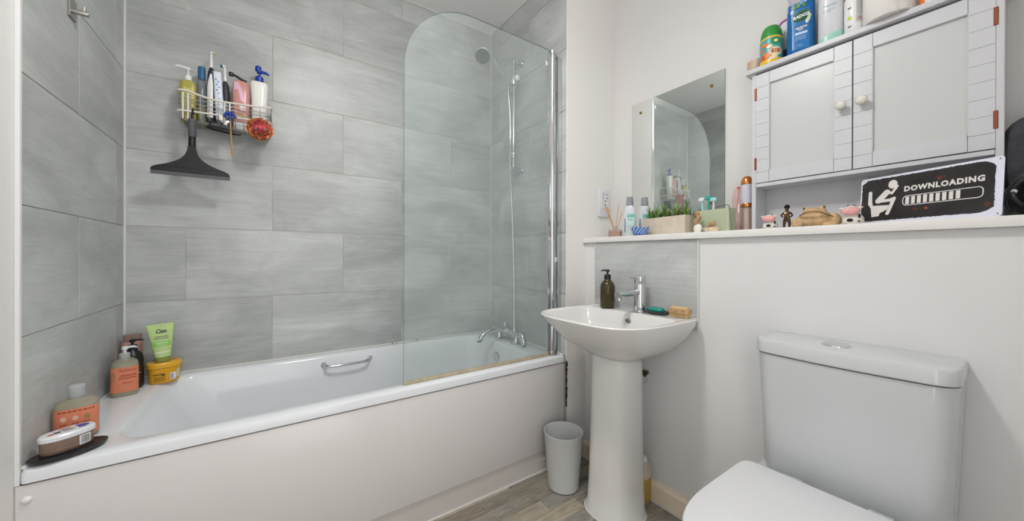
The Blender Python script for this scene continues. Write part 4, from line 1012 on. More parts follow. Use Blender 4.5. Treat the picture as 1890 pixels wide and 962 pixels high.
# shell figurines
M['shell'] = mat('cream_shell', '#d9c8a8', .45, var=.25, vscale=70); M['tan'] = mat('tan_resin', '#a98866', .6, var=.3, vscale=80); M['wres'] = mat('white_resin', '#e4e0d8', .5)
t = thing('seahorse_figurine', 'small brown and white figurine in front of the left of the sage holder', 'figurine', (1.838, -1.260, ZS), -PI / 2)
obj('base', suploft([(0, .012, .009), (.006, .014, .010), (.018, .017, .010), (.030, .012, .008), (.034, .005, .005)], 2.2, 20), M['wres'], t, smooth=50)
obj('body', tube(B(), [(-.004, 0, .030), (-.007, 0, .045), (.004, 0, .056), (-.002, 0, .068)], [.008, .011, .008, .005], 10, 4), M['tan'], t, smooth=50)
obj('head', tube(B(), [(-.010, 0, .066), (-.002, 0, .074), (.005, 0, .078)], [.003, .008, .003], 10, 3), mat('orange_tan', '#bf8146', .6), t, smooth=50)
t = thing('shell_dish', 'cream shell dish with tiny brown figure in front of the sage holder', 'ornament', (1.834, -1.312, ZS), -PI / 2)
obj('dish', suploft([(0, .022, .012), (.006, .027, .015), (.016, .033, .018), (.0165, .031, .016), (.010, .022, .011)], 2.2, 28), M['shell'], t, smooth=50)
bm = B(); tube(bm, [(-.004, 0, .010), (-.010, 0, .022), (0, 0, .030), (.008, 0, .038)], [.006, .008, .008, .004], 8, 3); tube(bm, [(0, 0, .024), (.012, 0, .030), (.010, 0, .042)], [.005, .005, .003], 8, 3)
obj('figure', bm, M['tan'], t, smooth=50); obj('pearl', lathe(B(), [(0, -.004), (.004, 0), (0, .004)], 10, (.006, -.010, .016)), M['wres'], t, smooth='all')
# copper spray
M['copper'] = mat('copper', '#d98a52', .18, metal=1.0); M['lilac'] = mat('lilac_grey', '#c6c4d2', .35)
t = thing('copper_atomiser', 'tall lilac-grey cylinder with domed copper cap beside the cabinet', 'dispenser', (1.962, -1.378, ZS), -PI / 2 + .2); t.scale[2] = 1.08
obj('base', lathe(B(), [(.018, 0), (.0195, .003), (.0195, .086), (.018, .088)], 28), M['jarclear'], t, smooth=40)
obj('inner_tube', lathe(B(), [(.010, .002), (.010, .085)], 18), mat('pale_rose_inner', '#e4d8d2', .4), t, smooth=40)
obj('copper_ring', lathe(B(), [(.0195, .088), (.0205, .090), (.0205, .099), (.0195, .101)], 28), M['copper'], t, smooth=40)
obj('barrel', lathe(B(), [(.0200, .101), (.0200, .166)], 28), M['lilac'], t, smooth=40)
obj('copper_dome', lathe(B(), [(.0200, .166), (.0200, .170), (.0185, .182), (.014, .191), (.007, .196), (0, .197)], 28), M['copper'], t, smooth='all')
for i_ in range(4): obj('print', patch(B(), cyl_fn(.020, .0006), -.009, -.002, .126 + i_ * .009, .131 + i_ * .009, 3, 1), M['lidwhite'], t)
obj('white_tab', box(B(), -.027, -.022, -.012, -.008, .070, .100, .001), M['white'], t)

# ================================================================ CABINET
cb = thing('wall_cabinet', 'white two-door wall cabinet with frosted panes and open lower compartment', 'cabinet', (0, 0, 0))
XF = 1.930; yL, yR_ = -1.406, -1.939; zb, zt = 1.1105, 1.681
cbox('side_panel', (XF, XW - .001, yL - .013, yL, zb, zt), M['cab'], cb, .001)
cbox('side_panel', (XF, XW - .001, yR_, yR_ + .013, zb, zt), M['cab'], cb, .001)
cbox('top_board', (XF - .015, XW - .001, yR_ - .018, yL + .017, 1.6815, 1.6975), M['cab'], cb, .0015, 2)
cbox('back_panel', (XW - .009, XW - .005, yR_ + .013, yL - .013, zb, 1.681), M['cab'], cb)
cbox('divider_shelf', (XF + .001, XW - .009, yR_ + .0135, yL - .0135, 1.270, 1.2825), M['cab'], cb, .0008)
cbox('inner_shelf', (XF + .022, XW - .010, yR_ + .0135, yL - .0135, 1.470, 1.480), M['cab'], cb)
cbox('compartment_batten', (XW - .016, XW - .0095, -1.692, -1.668, zb + .0005, 1.2695), M['cab'], cb)
def door(ya, yb, knob_y):
    d = obj('door', B(), M['cab'], cb)
    # the frame: stiles of stacked boards + rails + pane
    z0, z1 = 1.2845, 1.6745; zs0, zs1 = 1.327, 1.634; sw_ = .0415
    bm = B(); box(bm, XF + .0004, XF + .014, yb + .001, ya - .001, z0 + .001, zs0 + .001); box(bm, XF + .0004, XF + .014, yb + .001, ya - .001, zs1 - .001, z1 - .001)
    box(bm, XF + .0004, XF + .014, ya - .0425, ya - .0005, z0, z1); box(bm, XF + .0004, XF + .014, yb + .0005, yb + .0425, z0, z1)
    d.data = bpy.data.meshes.new('door'); bm.to_mesh(d.data); bm.free(); d.data.materials.append(M['cab'])
    for s0, s1 in ((ya - sw_, ya), (yb, yb + sw_)):
        nb = 9; off = .010; edges = [z0] + [z0 + off + .028 + i * .0435 for i in range(8)] + [z1]
        for a, b in zip(edges, edges[1:]): cbox('stile_board', (XF - .001, XF + .004, s0 + .0003, s1 - .0003, a + .00025, b - .00025), M['cab'], d, .0006)
    cbox('top_rail', (XF - .001, XF + .004, yb + sw_ + .0003, ya - sw_ - .0003, zs1, z1 - .0005), M['cab'], d, .0007)
    cbox('bottom_rail', (XF - .001, XF + .004, yb + sw_ + .0003, ya - sw_ - .0003, z0 + .0005, zs0), M['cab'], d, .0007)
    cbox('pane', (XF + .0065, XF + .0095, yb + .0425, ya - .0425, zs0 + .0012, zs1 - .0012), M['cabpane'], d)
    kb_ = lathe(B(), [(.007, 0), (.0055, .005), (.006, .010), (.012, .016), (.0135, .022), (.011, .029), (0, .031)], 24, (0, 0, 0), 'x')
    for v in kb_.verts: v.co.x *= -1
    obj('knob', kb_, M['knob'], d, smooth='all', loc=(XF - .001, knob_y, 1.480))
door(yL - .0125, -1.6725, -1.651); door(-1.6745, yR_ + .0125, -1.697)
for yy in (yL - .0125, yR_ + .0125):
    for zz in (1.6055, 1.354):
        obj('hinge', box(B(), XF - .0026, XF + .002, yy - .0035, yy + .0035, zz - .022, zz + .022, .001), M['hinge'], cb, label='copper-coloured hinge')
gp_ = cbox('gap_back', (XF + .0145, XF + .016, yR_ + .014, yL - .014, 1.284, 1.68), M['cabdark'], cb)
cb.children  # noqa
bpy.data.objects.remove(gp_)

# items on top
ZT = 1.698
M['wicker'] = mat('amber_candle_glass', '#c4a995', .35, var=.15, vscale=60)
t = thing('candle_jar', 'low pinkish-tan ribbed candle jar at the left corner of the cabinet top', 'candle', (1.982, -1.398, ZT))
obj('jar', lathe(B(), [(.024, 0), (.0265, .003), (.0265, .020), (.0258, .0215), (.0265, .023), (.0265, .040), (.0258, .0415), (.0265, .043), (.0265, .052), (.024, .054)], 32), M['wicker'], t, smooth=35)
for z in (.0205, .0415): obj('band', lathe(B(), [(.0262, z - .001), (.0272, z), (.0262, z + .001)], 32), M['cream'], t)
M['agreen'] = mat('green_cap', '#2f8c3c', .3); M['ateal'] = mat('teal_art', '#4fa3a6', .3); M['aor'] = mat('orange_art', '#e07a34', .3); M['ayel'] = mat('yellow_art', '#e9b928', .3); M['acream'] = mat('cream_art', '#e6d9b0', .3); M['ared'] = mat('red_art', '#cc4a30', .3)
t = thing('air_freshener', 'air freshener can with domed green cap and orange and teal art on the cabinet', 'air freshener', (1.957, -1.456, ZT), -PI / 2 + .35)
prf = [(.030, 0), (.0325, .004), (.0335, .03), (.0335, .085), (.0325, .098)]
Rz = lambda z: .0335
obj('can', lathe(B(), prf, 36), M['ateal'], t, smooth=45)
obj('cap', lathe(B(), [(.0325, .098), (.0325, .100), (.031, .115), (.027, .130), (.0215, .139), (.012, .143), (0, .1435)], 36), M['agreen'], t, smooth='all')
cf = cyl_fn(.0335, .0006); cf2 = cyl_fn(.0335, .0011); cf3 = cyl_fn(.0335, .0016)
obj('yellow_rim', patch(B(), lambda u, v: cf(u, v + .008 * (1 - (u / .05) ** 2) - .004), -.05, .05, .086, .092, 20, 1), M['ayel'], t)
obj('yellow_base', patch(B(), cf, -.05, .05, .004, .018, 20, 1), M['ayel'], t)
for (u, v, a, b_, m_) in ((-.022, .070, .014, .006, M['aor']), (-.030, .052, .012, .004, M['aor']), (-.018, .030, .015, .012, M['aor']), (.012, .040, .020, .016, M['acream']), (-.006, .060, .010, .006, M['acream']), (-.028, .026, .010, .008, M['ared']), (.006, .022, .012, .005, M['acream'])):
    obj('artwork', disc(B(), cf2, u, v, a, b_, 12), m_, t)
obj('round_emblem', disc(B(), cf3, .012, .076, .0125, .0115, 22), M['agreen'], t); obj('emblem_centre', disc(B(), cyl_fn(.0335, .0020), .012, .076, .006, .0055, 16), M['acream'], t)
for z in (.046, .038): smear('print', cf3, .0, .026, z, .005, M['ared'], t, 4, int(z * 1000))
smear('print', cf3, -.008, .014, .016, .005, M['white'], t, 3, 2)
# purple/white packet
t = thing('white_purple_packet', 'white packet with magenta edge behind the green-capped can', 'packet', (2.010, -1.480, ZT), -PI / 2)
bm = suploft([(0, .028, .016), (.006, .030, .018), (.11, .030, .014), (.150, .024, .006), (.168, .016, .003)], 3, 32); obj('packet', bm, mat('packet_white', '#dfdfe6', .4), t, smooth=45)
obj('magenta_edge', tube(B(), [(-.0290, -.004, .118), (-.024, -.003, .146), (-.012, -.003, .166), (.006, -.003, .174)], [.003, .004, .004, .003], 8, 4), mat('magenta', '#b8389a', .4), t, smooth=50)
obj('navy_patch', patch(B(), front_fn(.030, .018, 3, .0006), -.026, .020, .020, .06, 8, 1), mat('navy_print', '#2b4a86', .4), t)
text('print', 'V', .016, front_fn(.030, .016, 3, .0010), .004, .125, M['black'], t)
# blue shower gel
M['rbl'] = mat('shower_gel_blue', '#0f5f9e', .2, spec=.55, var=.12, vscale=14); M['rlab'] = mat('label_blue', '#2173b4', .3, var=.2, vscale=16); M['dgreen'] = mat('emblem_green', '#14532d', .35)
M['rclear'] = clear_mat('gel_clear', '#dcdce4', haze=.5, hazecol='#d8d4dc')
t = thing('shower_gel_bottle', 'blue shower gel bottle with green oval emblem on top of the cabinet', 'bottle', (1.958, -1.540, ZT), -PI / 2 + .25)
obj('body', suploft([(0, .032, .018), (.004, .0365, .021), (.172, .0365, .021)], 3.2, 44), M['rbl'], t, smooth=45)
obj('shoulder', suploft([(.172, .0365, .021), (.20, .0355, .020), (.225, .030, .018)], 3.2, 44), M['rclear'], t, smooth=45)
f0 = front_fn(.0365, .021, 3.2, .0006); f1 = front_fn(.0365, .021, 3.2, .0011); f2_ = front_fn(.0365, .021, 3.2, .0016); f3_ = front_fn(.0365, .021, 3.2, .0021)
obj('label', patch(B(), f0, -.022, .022, .018, .150, 12, 2), M['rlab'], t)
bm = B(); poly(bm, f0, [(-.034, .150), (-.022, .158), (.0, .165), (.020, .174), (.034, .174), (.034, .190), (-.034, .190)]); obj('clear_top', bm, mat('frosted_gel_top', '#cfcdd6', .3), t)
el = B(); n_e = 28
c_ = el.verts.new(f1(.002, .125)); ring = []
for i in range(n_e):
    a = 2 * PI * i / n_e; u = .0235 * math.cos(a); v = .0185 * math.sin(a); ring.append(el.verts.new(f1(.002 + u, .125 + v + u * .12)))
for i in range(n_e): el.faces.new((c_, ring[i], ring[(i + 1) % n_e]))
obj('oval_emblem', el, M['dgreen'], t)
text('brand_name', 'RADOX', .014, f3_, .002, .124, M['white'], t, width=.044, bold=.0007, slope=.12)
text('variant_name', 'MUSCLE', .0085, f3_, .002, .086, M['white'], t, width=.028, bold=.0004, slope=.1)
text('variant_name', 'SOAK', .0055, f3_, .000, .079, M['white'], t, width=.014, bold=.0003, slope=.1)
obj('pale_band', patch(B(), f1, -.014, .017, .064, .072, 8, 1), mat('pale_blue_band', '#bcd4f0', .4), t)
for z in (.058, .053, .048): smear('print', f1, -.012, .014, z, .0018, mat('pale_print', '#a9c6e8', .4), t, 5, int(z * 1e3))
text('volume_print', '500ml', .0055, f1, -.002, .028, mat('pale_print', '#a9c6e8', .4), t)
for u, v, m_ in ((-.016, .158, '#5d8f3c'), (-.006, .162, '#6fa348'), (.008, .160, '#4d8a3a'), (.002, .170, '#7aa0dc'), (.012, .174, '#8fb2e6'), (.020, .110, '#c9d9c0'), (.022, .118, '#b5cfa8'), (-.022, .146, '#c2c8d0'), (.016, .103, '#d3dccf')):
    obj('leaf_print', disc(B(), f2_, u, v, .0045, .008, 10), mat('leaf_print', m_, .4), t)
for i in range(16):
    a = PI * (.15 + .7 * i / 15); 
    if i % 1 == 0: obj('dotted_border', disc(B(), f3_, .002 + .0195 * math.cos(a), .125 + .0145 * math.sin(a) + .0195 * math.cos(a) * .12, .0007, .0007, 5), M['acream'], t)
# hair removal cream tub (white, mint base)
t = thing('white_mint_canister', 'tall smooth white bottle with mint green base on the cabinet', 'bottle', (1.962, -1.616, ZT), -PI / 2 + .2)
M['minty'] = mat('mint_base', '#9fcfc0', .3); M['cwh'] = mat('cool_white', '#d5d6dc', .25)
bm = suploft([(.0, .029, .024), (.003, .0315, .0265), (.20, .0315, .0265), (.215, .028, .022)], 2.4, 44); obj('body', bm, M['cwh'], t, smooth=45)
fb = front_fn(.0315, .0265, 2.4, .0006)
obj('mint_wave', patch(B(), lambda u, v: fb(u, v if v < .01 else .022 + .010 * math.sin(u * 45 + .6)), -.0312, .0312, .002, .03, 24, 1), M['minty'], t, smooth='all')
text('brand_name', 'venöt', .013, front_fn(.0315, .0265, 2.4, .001), -.002, .118, mat('mint_print', '#7fb0ae', .4), t, width=.032)
smear('print', front_fn(.0315, .0265, 2.4, .001), -.018, .010, .104, .002, mat('mint_print', '#7fb0ae', .4), t, 4, 3); smear('print', front_fn(.0315, .0265, 2.4, .001), -.018, .002, .098, .002, mat('mint_print', '#7fb0ae', .4), t, 3, 4)
# can with red/black behind & hazard label
t = thing('dark_red_can', 'dark red can just visible behind the white bottles', 'can', (2.004, -1.642, ZT), -PI / 2)
obj('can', lathe(B(), [(.018, 0), (.020, .003), (.020, .17), (.014, .178)], 28), mat('dark_wine', '#3c0d1a', .3), t, smooth=40)
obj('top', lathe(B(), [(.014, .178), (.014, .19), (0, .192)], 24), M['black'], t, smooth=40)
t = thing('spray_can', 'white aerosol can with small print and red hazard diamond on the cabinet', 'can', (1.955, -1.672, ZT), -PI / 2 + .25)
obj('can', lathe(B(), [(.0215, 0), (.0235, .003), (.0235, .108), (.021, .116), (.016, .120)], 36), M['white'], t, smooth=40)
obj('collar', lathe(B(), [(.0175, .118), (.0185, .121), (.0165, .126)], 28), M['agreen'], t, smooth=40); obj('nozzle_cap', lathe(B(), [(.016, .126), (.016, .145), (0, .148)], 24), M['white'], t, smooth=40)
cc = cyl_fn(.0235, .0006); cc2 = cyl_fn(.0235, .001)
obj('info_label', patch(B(), cc, .002, .028, .030, .104, 12, 1), mat('grey_info', '#c2c4c4', .4), t)
for i in range(11): smear('print', cc2, .004, .026, .100 - i * .0045, .0013, mat('dark_small_print', '#85878a', .5), t, 6, i)
bm = B(); cu, cv, s = .010, .040, .0068
for (a, b_) in (((0, s), (s, 0)), ((s, 0), (0, -s)), ((0, -s), (-s, 0)), ((-s, 0), (0, s))):
    k_ = .8; bm.faces.new([bm.verts.new(cc2(cu + p[0], cv + p[1])) for p in (a, b_, (b_[0] * k_, b_[1] * k_), (a[0] * k_, a[1] * k_))])
obj('hazard_diamond', bm, M['ared'], t); text('hazard_mark', '!', .010, cc2, cu, cv, M['black'], t, bold=.0003)
obj('green_dot', disc(B(), cc2, -.012, .048, .005, .006, 12), mat('lime_dot', '#b9cf3c', .4), t)
for z in (.078, .022): smear('side_print', cc2, -.016, -.008, z, .005, M['greygrip'], t, 2, int(z * 1e3))
# toilet roll
M['tissue'] = mat('tissue', '#e0dcd8', .9, bump=.9, bscale=90)
t = thing('toilet_roll', 'white embossed toilet roll standing on end, overhanging the cabinet top', 'toilet roll', (1.944, -1.745, ZT))
bm = lathe(B(), [(.021, 0.0003), (.0505, 0.0003), (.0525, .003), (.0525, .098), (.0505, .100), (.021, .100)], 48); bm.faces.ensure_lookup_table()
for f in [f for f in bm.faces if len(f.verts) == 48]: bm.faces.remove(f)
obj('roll', bm, M['tissue'], t, smooth=45)
obj('cardboard_core', lathe(B(), [(.021, .0005), (.021, .0995)], 32), mat('cardboard', '#a68f74', .8), t, smooth=45)
obj('loose_end', patch(B(), cyl_fn(.0525, .0012, PI + .55), -.001, .030, .001, .099, 8, 1), M['tissue'], t, smooth='all')
t = thing('wipes_packet', 'white packet with orange side and green stripe right of the toilet roll', 'packet', (1.952, -1.836, ZT), -PI / 2)
obj('packet', suploft([(0, .032, .018), (.004, .034, .020), (.085, .034, .018), (.10, .030, .012)], 3.5, 36), M['white'], t, smooth=45)
f_ = front_fn(.034, .020, 3.5, .0006)
obj('orange_side', patch(B(), f_, -.0335, -.022, .001, .08, 6, 2), M['aor'], t)
bm = B(); poly(bm, front_fn(.034, .020, 3.5, .001), [(-.014, .012), (-.002, .024), (.014, .036), (.030, .042), (.030, .047), (.012, .041), (-.004, .029), (-.016, .014)]); obj('green_stripe', bm, M['agreen'], t)

# items in the compartment
M['bone'] = mat('cow_white', '#e0dbd2', .3); M['cpink'] = mat('cow_pink', '#e3a5a2', .25, var=.05, vscale=60)
def cow(loc, s, label, rz):
    t = thing('cow_figurine', label, 'figurine', loc, rz, 'ceramic cows on the shelf')
    obj('body', suploft([(0, .018 * s, .015 * s), (.004 * s, .021 * s, .018 * s), (.018 * s, .020 * s, .018 * s), (.028 * s, .014 * s, .013 * s), (.033 * s, .006 * s, .006 * s)], 2.3, 28), M['bone'], t, smooth='all')
    bf = lambda u, v: Vector((u, -math.sqrt(max(0, 1 - (u / (.021 * s)) ** 2)) * .0185 * s - .0008, v))
    for u, v, a, b_ in ((-.004, .012, .0062, .0045), (.012, .009, .0025, .002), (.013, .022, .002, .006)): obj('black_spot', disc(B(), bf, u * s, v * s, a * s, b_ * s, 14), M['black'], t)
    hz = .036 * s; hy = -.014 * s
    obj('head', loft(B(), [[(-.003 * s + q_[0], hy + q_[1], hz + q_[2]) for q_ in [(.016 * s * r_ * math.cos(a), zz_ * s, .012 * s * r_ * math.sin(a)) for a in [2 * PI * i / 18 for i in range(18)]]] for r_, zz_ in ((.3, .012), (.8, .009), (1, .002), (1.0, -.004))]), M['bone'], t, smooth='all')
    obj('muzzle', loft(B(), [[(-.003 * s + .0185 * s * r_ * math.cos(a), hy + zz_ * s, hz - .001 * s + .0105 * s * r_ * math.sin(a)) for a in [2 * PI * i / 20 for i in range(20)]] for r_, zz_ in ((.9, -.002), (1, -.006), (.85, -.011), (.4, -.0135))]), M['cpink'], t, smooth='all')
    for sg in (-1, 1): obj('ear', loft(B(), [[(-.003 * s + sg * (.012 + .011 * k_) * s, hy + .003 * s + .0035 * s * w_ * math.cos(a), hz + (.006 + .002 * k_) * s + .003 * s * w_ * math.sin(a)) for a in [2 * PI * i / 10 for i in range(10)]] for k_, w_ in ((0, 1), (.5, 1.1), (1, .2))]), M['bone'], t, smooth='all')
    for sg in (-1, 1): obj('horn', lathe(B(), [(.003 * s, 0), (.001 * s, .006 * s)], 8, (-.003 * s + sg * .006 * s, hy + .006 * s, hz + .010 * s)), M['greygrip'], t)
    for sg in (-1, 1): obj('hoof', suploft([(0, .006 * s, .005 * s), (.003 * s, .006 * s, .005 * s)], 2, 12), M['black'], t, loc=(sg * .013 * s, -.013 * s, 0.0))
cow((1.862, -1.488, ZS), 1.0, 'small ceramic cow with pink muzzle nearest the left side of the cabinet', -PI / 2 + .25)
cow((1.858, -1.690, ZS), 1.12, 'larger ceramic cow with pink muzzle in front of the left end of the sign', -PI / 2 + .1)
# bronze statuette (generic standing figure, one skinned body)
M['bronze'] = mat('dark_bronze', '#5a4a36', .25, metal=.9, var=.3, vscale=90)
def skin(name, pts, edges, radii, m, parent, sub=2):
    me = bpy.data.meshes.new(name); me.from_pydata(pts, edges, []); o = bpy.data.objects.new(name, me); COL.objects.link(o)
    md = o.modifiers.new('s', 'SKIN'); 
    for i, r in enumerate(radii): me.skin_vertices[0].data[i].radius = (r, r)
    me.skin_vertices[0].data[0].use_root = True
    o.modifiers.new('u', 'SUBSURF').levels = sub
    m2 = bpy.data.meshes.new_from_object(o.evaluated_get(bpy.context.evaluated_depsgraph_get()))
    bpy.data.objects.remove(o); bpy.data.meshes.remove(me)
    return obj(name, m2, m, parent, smooth='all')
t = thing('bronze_statuette', 'small dark bronze standing child figure between the cow and the frog', 'figurine', (1.872, -1.530, ZS), -PI / 2 + .2)
P_ = [(0, 0, .034), (0, -.002, .042), (0, -.001, .052), (0, 0, .058), (0, -.001, .069), (-.006, 0, .027), (-.007, -.001, .014), (-.007, 0, .004), (-.008, -.006, .002), (.006, 0, .027), (.007, -.001, .014), (.006, 0, .004), (.007, -.006, .002),
      (-.009, 0, .052), (-.016, .002, .044), (-.009, -.007, .038), (.009, 0, .052), (.015, .0, .043), (.006, -.009, .036)]
E_ = [(0, 1), (1, 2), (2, 3), (3, 4), (0, 5), (5, 6), (6, 7), (7, 8), (0, 9), (9, 10), (10, 11), (11, 12), (2, 13), (13, 14), (14, 15), (2, 16), (16, 17), (17, 18)]
R__ = [.0068, .0062, .0062, .0030, .0080, .0050, .0038, .0028, .0022, .0050, .0038, .0028, .0022, .0036, .0027, .0020, .0036, .0027, .0020]
skin('body', P_, E_, R__, M['bronze'], t)
obj('hair', lathe(B(), [(.0072, .068), (.0076, .073), (.0055, .078), (0, .080)], 18, (0, .001, 0)), mat('bronze_dark', '#2c241c', .3, metal=.8), t, smooth='all')
for sg in (-1, 1): obj('eye', lathe(B(), [(0, -.0006), (.0008, 0), (0, .0006)], 8, (sg * .0025, -.0078, .0700)), M['black'], t)
obj('nose', lathe(B(), [(0, -.001), (.0009, 0), (0, .0012)], 8, (0, -.0086, .0680)), M['bronze'], t, smooth='all')
obj('plinth', lathe(B(), [(.014, 0), (.014, .0025), (.012, .003)], 20), M['bronze'], t, smooth=40)
# frog / toad
M['toad'] = mat('toad_tan', '#bfa078', .65, var=.28, vscale=45, bump=.5, bscale=150)
t = thing('toad_ornament', 'tan stone-look toad ornament in the open compartment of the cabinet', 'figurine', (1.872, -1.602, ZS), -PI / 2 + .25)
tb = B()
def ell(bm, c, r, rot=0, seg=20, rings_=12, ny=0.0):
    rr = []
    for k_ in range(rings_ + 1):
        ph = -PI / 2 + PI * k_ / rings_; ring = []
        for i in range(seg):
            a = 2 * PI * i / seg; p = Vector((r[0] * math.cos(ph) * math.cos(a), r[1] * math.cos(ph) * math.sin(a), r[2] * math.sin(ph)))
            p.rotate(Matrix.Rotation(rot, 3, 'Y')); ring.append(p + Vector(c))
        rr.append(ring)
    loft(bm, rr)
ell(tb, (0, .0, .024), (.046, .030, .026)); ell(tb, (-.002, -.010, .046), (.030, .024, .015)); ell(tb, (-.002, -.018, .036), (.036, .020, .013))
ell(tb, (-.042, -.006, .014), (.016, .018, .016)); ell(tb, (.044, -.004, .022), (.016, .016, .021), -.35)
ell(tb, (-.042, -.018, .006), (.014, .012, .006)); ell(tb, (.034, -.018, .006), (.018, .012, .006))
ell(tb, (-.022, -.010, .057), (.008, .008, .007)); ell(tb, (.016, -.010, .059), (.009, .008, .008))
for v in tb.verts: v.co.z = max(v.co.z, .0004)
body = obj('body', tb, M['toad'], t)
md = body.modifiers.new('r', 'REMESH'); md.mode = 'VOXEL'; md.voxel_size = .0016
m2 = bpy.data.meshes.new_from_object(body.evaluated_get(bpy.context.evaluated_depsgraph_get())); body.modifiers.clear(); body.data = m2
for _ in range(3):
    bm = bmesh.new(); bm.from_mesh(m2); bmesh.ops.smooth_vert(bm, verts=bm.verts[:], factor=.6, use_axis_x=True, use_axis_y=True, use_axis_z=True); bm.to_mesh(m2); bm.free()
m2.polygons.foreach_set('use_smooth', [True] * len(m2.polygons))
mouth = [(-.037, -.024, .036), (-.024, -.034, .044), (-.004, -.0385, .0465), (.014, -.036, .043), (.030, -.028, .034), (.040, -.020, .030)]
obj('mouth_line', tube(B(), mouth, .0013, 6, 4), mat('mouth_brown', '#6e4a30', .7), t, smooth=50)
for cx_, cz_ in ((-.026, .059), (.020, .061)):
    obj('eye', lathe(B(), [(0, -.004), (.004, 0), (0, .004)], 12, (cx_, -.016, cz_)), mat('toad_eye', '#3c5a56', .1), t, smooth='all')

# the sign
M['signw'] = mat('sign_white_enamel', '#dfe0ee', .3); M['signb'] = mat('sign_black', '#2b2829', .35, var=.4, vscale=14); M['signp'] = mat('sign_print', '#dedad6', .4); M['signr'] = mat('sign_rust_red', '#a33a26', .5)
SW, SH = .266, .134
t = thing('downloading_sign', 'black and white metal sign reading DOWNLOADING leaning in front of the cabinet', 'sign', (1.850, -1.8175, ZS), -1.973); t.rotation_euler[0] = -.07
CU = -.001
sp_ = B(); pts = rrect(CU - SW / 2, CU + SW / 2, 0.0004, SH, .006, 0, 4)
va = [sp_.verts.new((x, 0, y_)) for x, y_, z in pts]; vb_ = [sp_.verts.new((x, .0010, y_)) for x, y_, z in pts]; sp_.faces.new(va); sp_.faces.new(vb_)
for i in range(len(pts)): sp_.faces.new((va[i], va[(i + 1) % len(pts)], vb_[(i + 1) % len(pts)], vb_[i]))
obj('plate', sp_, M['signw'], t)
rn = random.Random(8)
x0_, x1_, z0_, z1_ = CU - SW / 2 + .003, CU + SW / 2 - .012, .011, SH - .0055
def ragged(ax, ay, bx, by, n, amp):
    return [(ax + (bx - ax) * i / n + (rn.uniform(-amp, amp) if ax == bx else 0), ay + (by - ay) * i / n + (rn.uniform(-amp, amp) if ay == by else 0)) for i in range(n)]
nc = .010
bd = ragged(x0_ + nc, z0_, x1_ - nc - .006, z0_, 70, .0009) + [(x1_ - nc, z0_ + .004), (x1_ - .004, z0_ + .009)] + ragged(x1_, z0_ + nc + .002, x1_, z1_ - nc, 30, .0009) + [(x1_ - .003, z1_ - nc + .001), (x1_ - nc, z1_ - .004)] + ragged(x1_ - nc - .006, z1_, x0_ + nc, z1_, 70, .0009) + [(x0_ + nc - .001, z1_ - .004), (x0_ + .003, z1_ - nc + .002)] + ragged(x0_, z1_ - nc, x0_, z0_ + .003, 30, .0009)
bm = B(); cvt = bm.verts.new((0, -.0005, SH / 2)); vv = [bm.verts.new((x, -.0005, z)) for x, z in bd]
for i in range(len(vv)): bm.faces.new((cvt, vv[i], vv[(i + 1) % len(vv)]))
obj('black_field', bm, M['signb'], t)
sf = lambda off: (lambda u, v: (u, -off, v))
lay = [.0008]
def up_():
    lay[0] += .00008; return sf(lay[0])
def stroke(pts, w, m_, name='pictogram'):
    P = [Vector((p[0], p[1])) for p in pts]; bm = B()
    for a, b_ in zip(P, P[1:]):
        d = (b_ - a).normalized(); nn = Vector((-d.y, d.x)) * w / 2; poly(bm, up_(), [tuple(a + nn), tuple(a - nn), tuple(b_ - nn), tuple(b_ + nn)])
    for p in P: disc(bm, up_(), p.x, p.y, w / 2, w / 2, 16)
    return obj(name, bm, m_, t)
bm = B(); poly(bm, up_(), [(-.1145, .0955), (-.1065, .0960), (-.1050, .066), (-.1035, .0545), (-.0670, .0520), (-.0710, .0405), (-.0800, .0345), (-.0860, .0320), (-.0885, .0235), (-.1050, .0220), (-.1080, .048), (-.1150, .060)]); obj('pictogram_toilet', bm, M['signp'], t)
obj('pictogram_head', disc(B(), up_(), -.0605, .1080, .0098, .0118, 28), M['signp'], t)
stroke([(-.0905, .0665), (-.0725, .0880)], .0150, M['signp']); stroke([(-.0905, .0650), (-.0640, .0655)], .0085, M['signp']); stroke([(-.0640, .0655), (-.0560, .0690), (-.0690, .0290)], .0085, M['signp'])
stroke([(-.0710, .0900), (-.0610, .0830), (-.0500, .1010)], .0060, M['signp'])
text('lettering', 'DOWNLOADING', .0185, sf(.0010), .0345, .0895, M['signp'], t, width=.141, bold=.0009, sp=1.15)
bm = B(); o1 = rrect(-.0385, .1040, .0455, .0722, .009, 0, 6); o2_ = rrect(-.0366, .1021, .0474, .0703, .0073, 0, 6)
a_ = [bm.verts.new(sf(.0009)(p[0], p[1])) for p in o1]; b__ = [bm.verts.new(sf(.0009)(p[0], p[1])) for p in o2_]
for i in range(len(o1)): bm.faces.new((a_[i], a_[(i + 1) % len(o1)], b__[(i + 1) % len(o1)], b__[i]))
obj('progress_frame', bm, M['signp'], t)
for i in range(9):
    x = -.0325 + i * .01155; bm = B(); poly(bm, sf(.0009), [(x, .0490), (x + .0075, .0490), (x + .0075, .0688), (x, .0688)]); obj('progress_bar', bm, M['signp'], t)
M['signr2'] = mat('sign_faint_rust', '#5a2a22', .5)
for u, v, a, b_, m_ in ((.034, .108, .009, .0030, M['signr2']), (.030, .1055, .004, .002, M['signr']), (.0085, .034, .0032, .0036, M['signr']), (-.012, .034, .007, .003, M['signr2']), (.110, .030, .005, .004, M['signr2']), (-.124, .016, .004, .005, M['signr2']), (-.127, .060, .003, .006, M['signr2'])): obj('rust_spot', disc(B(), sf(.0007), u, v, a, b_, 14), m_, t)
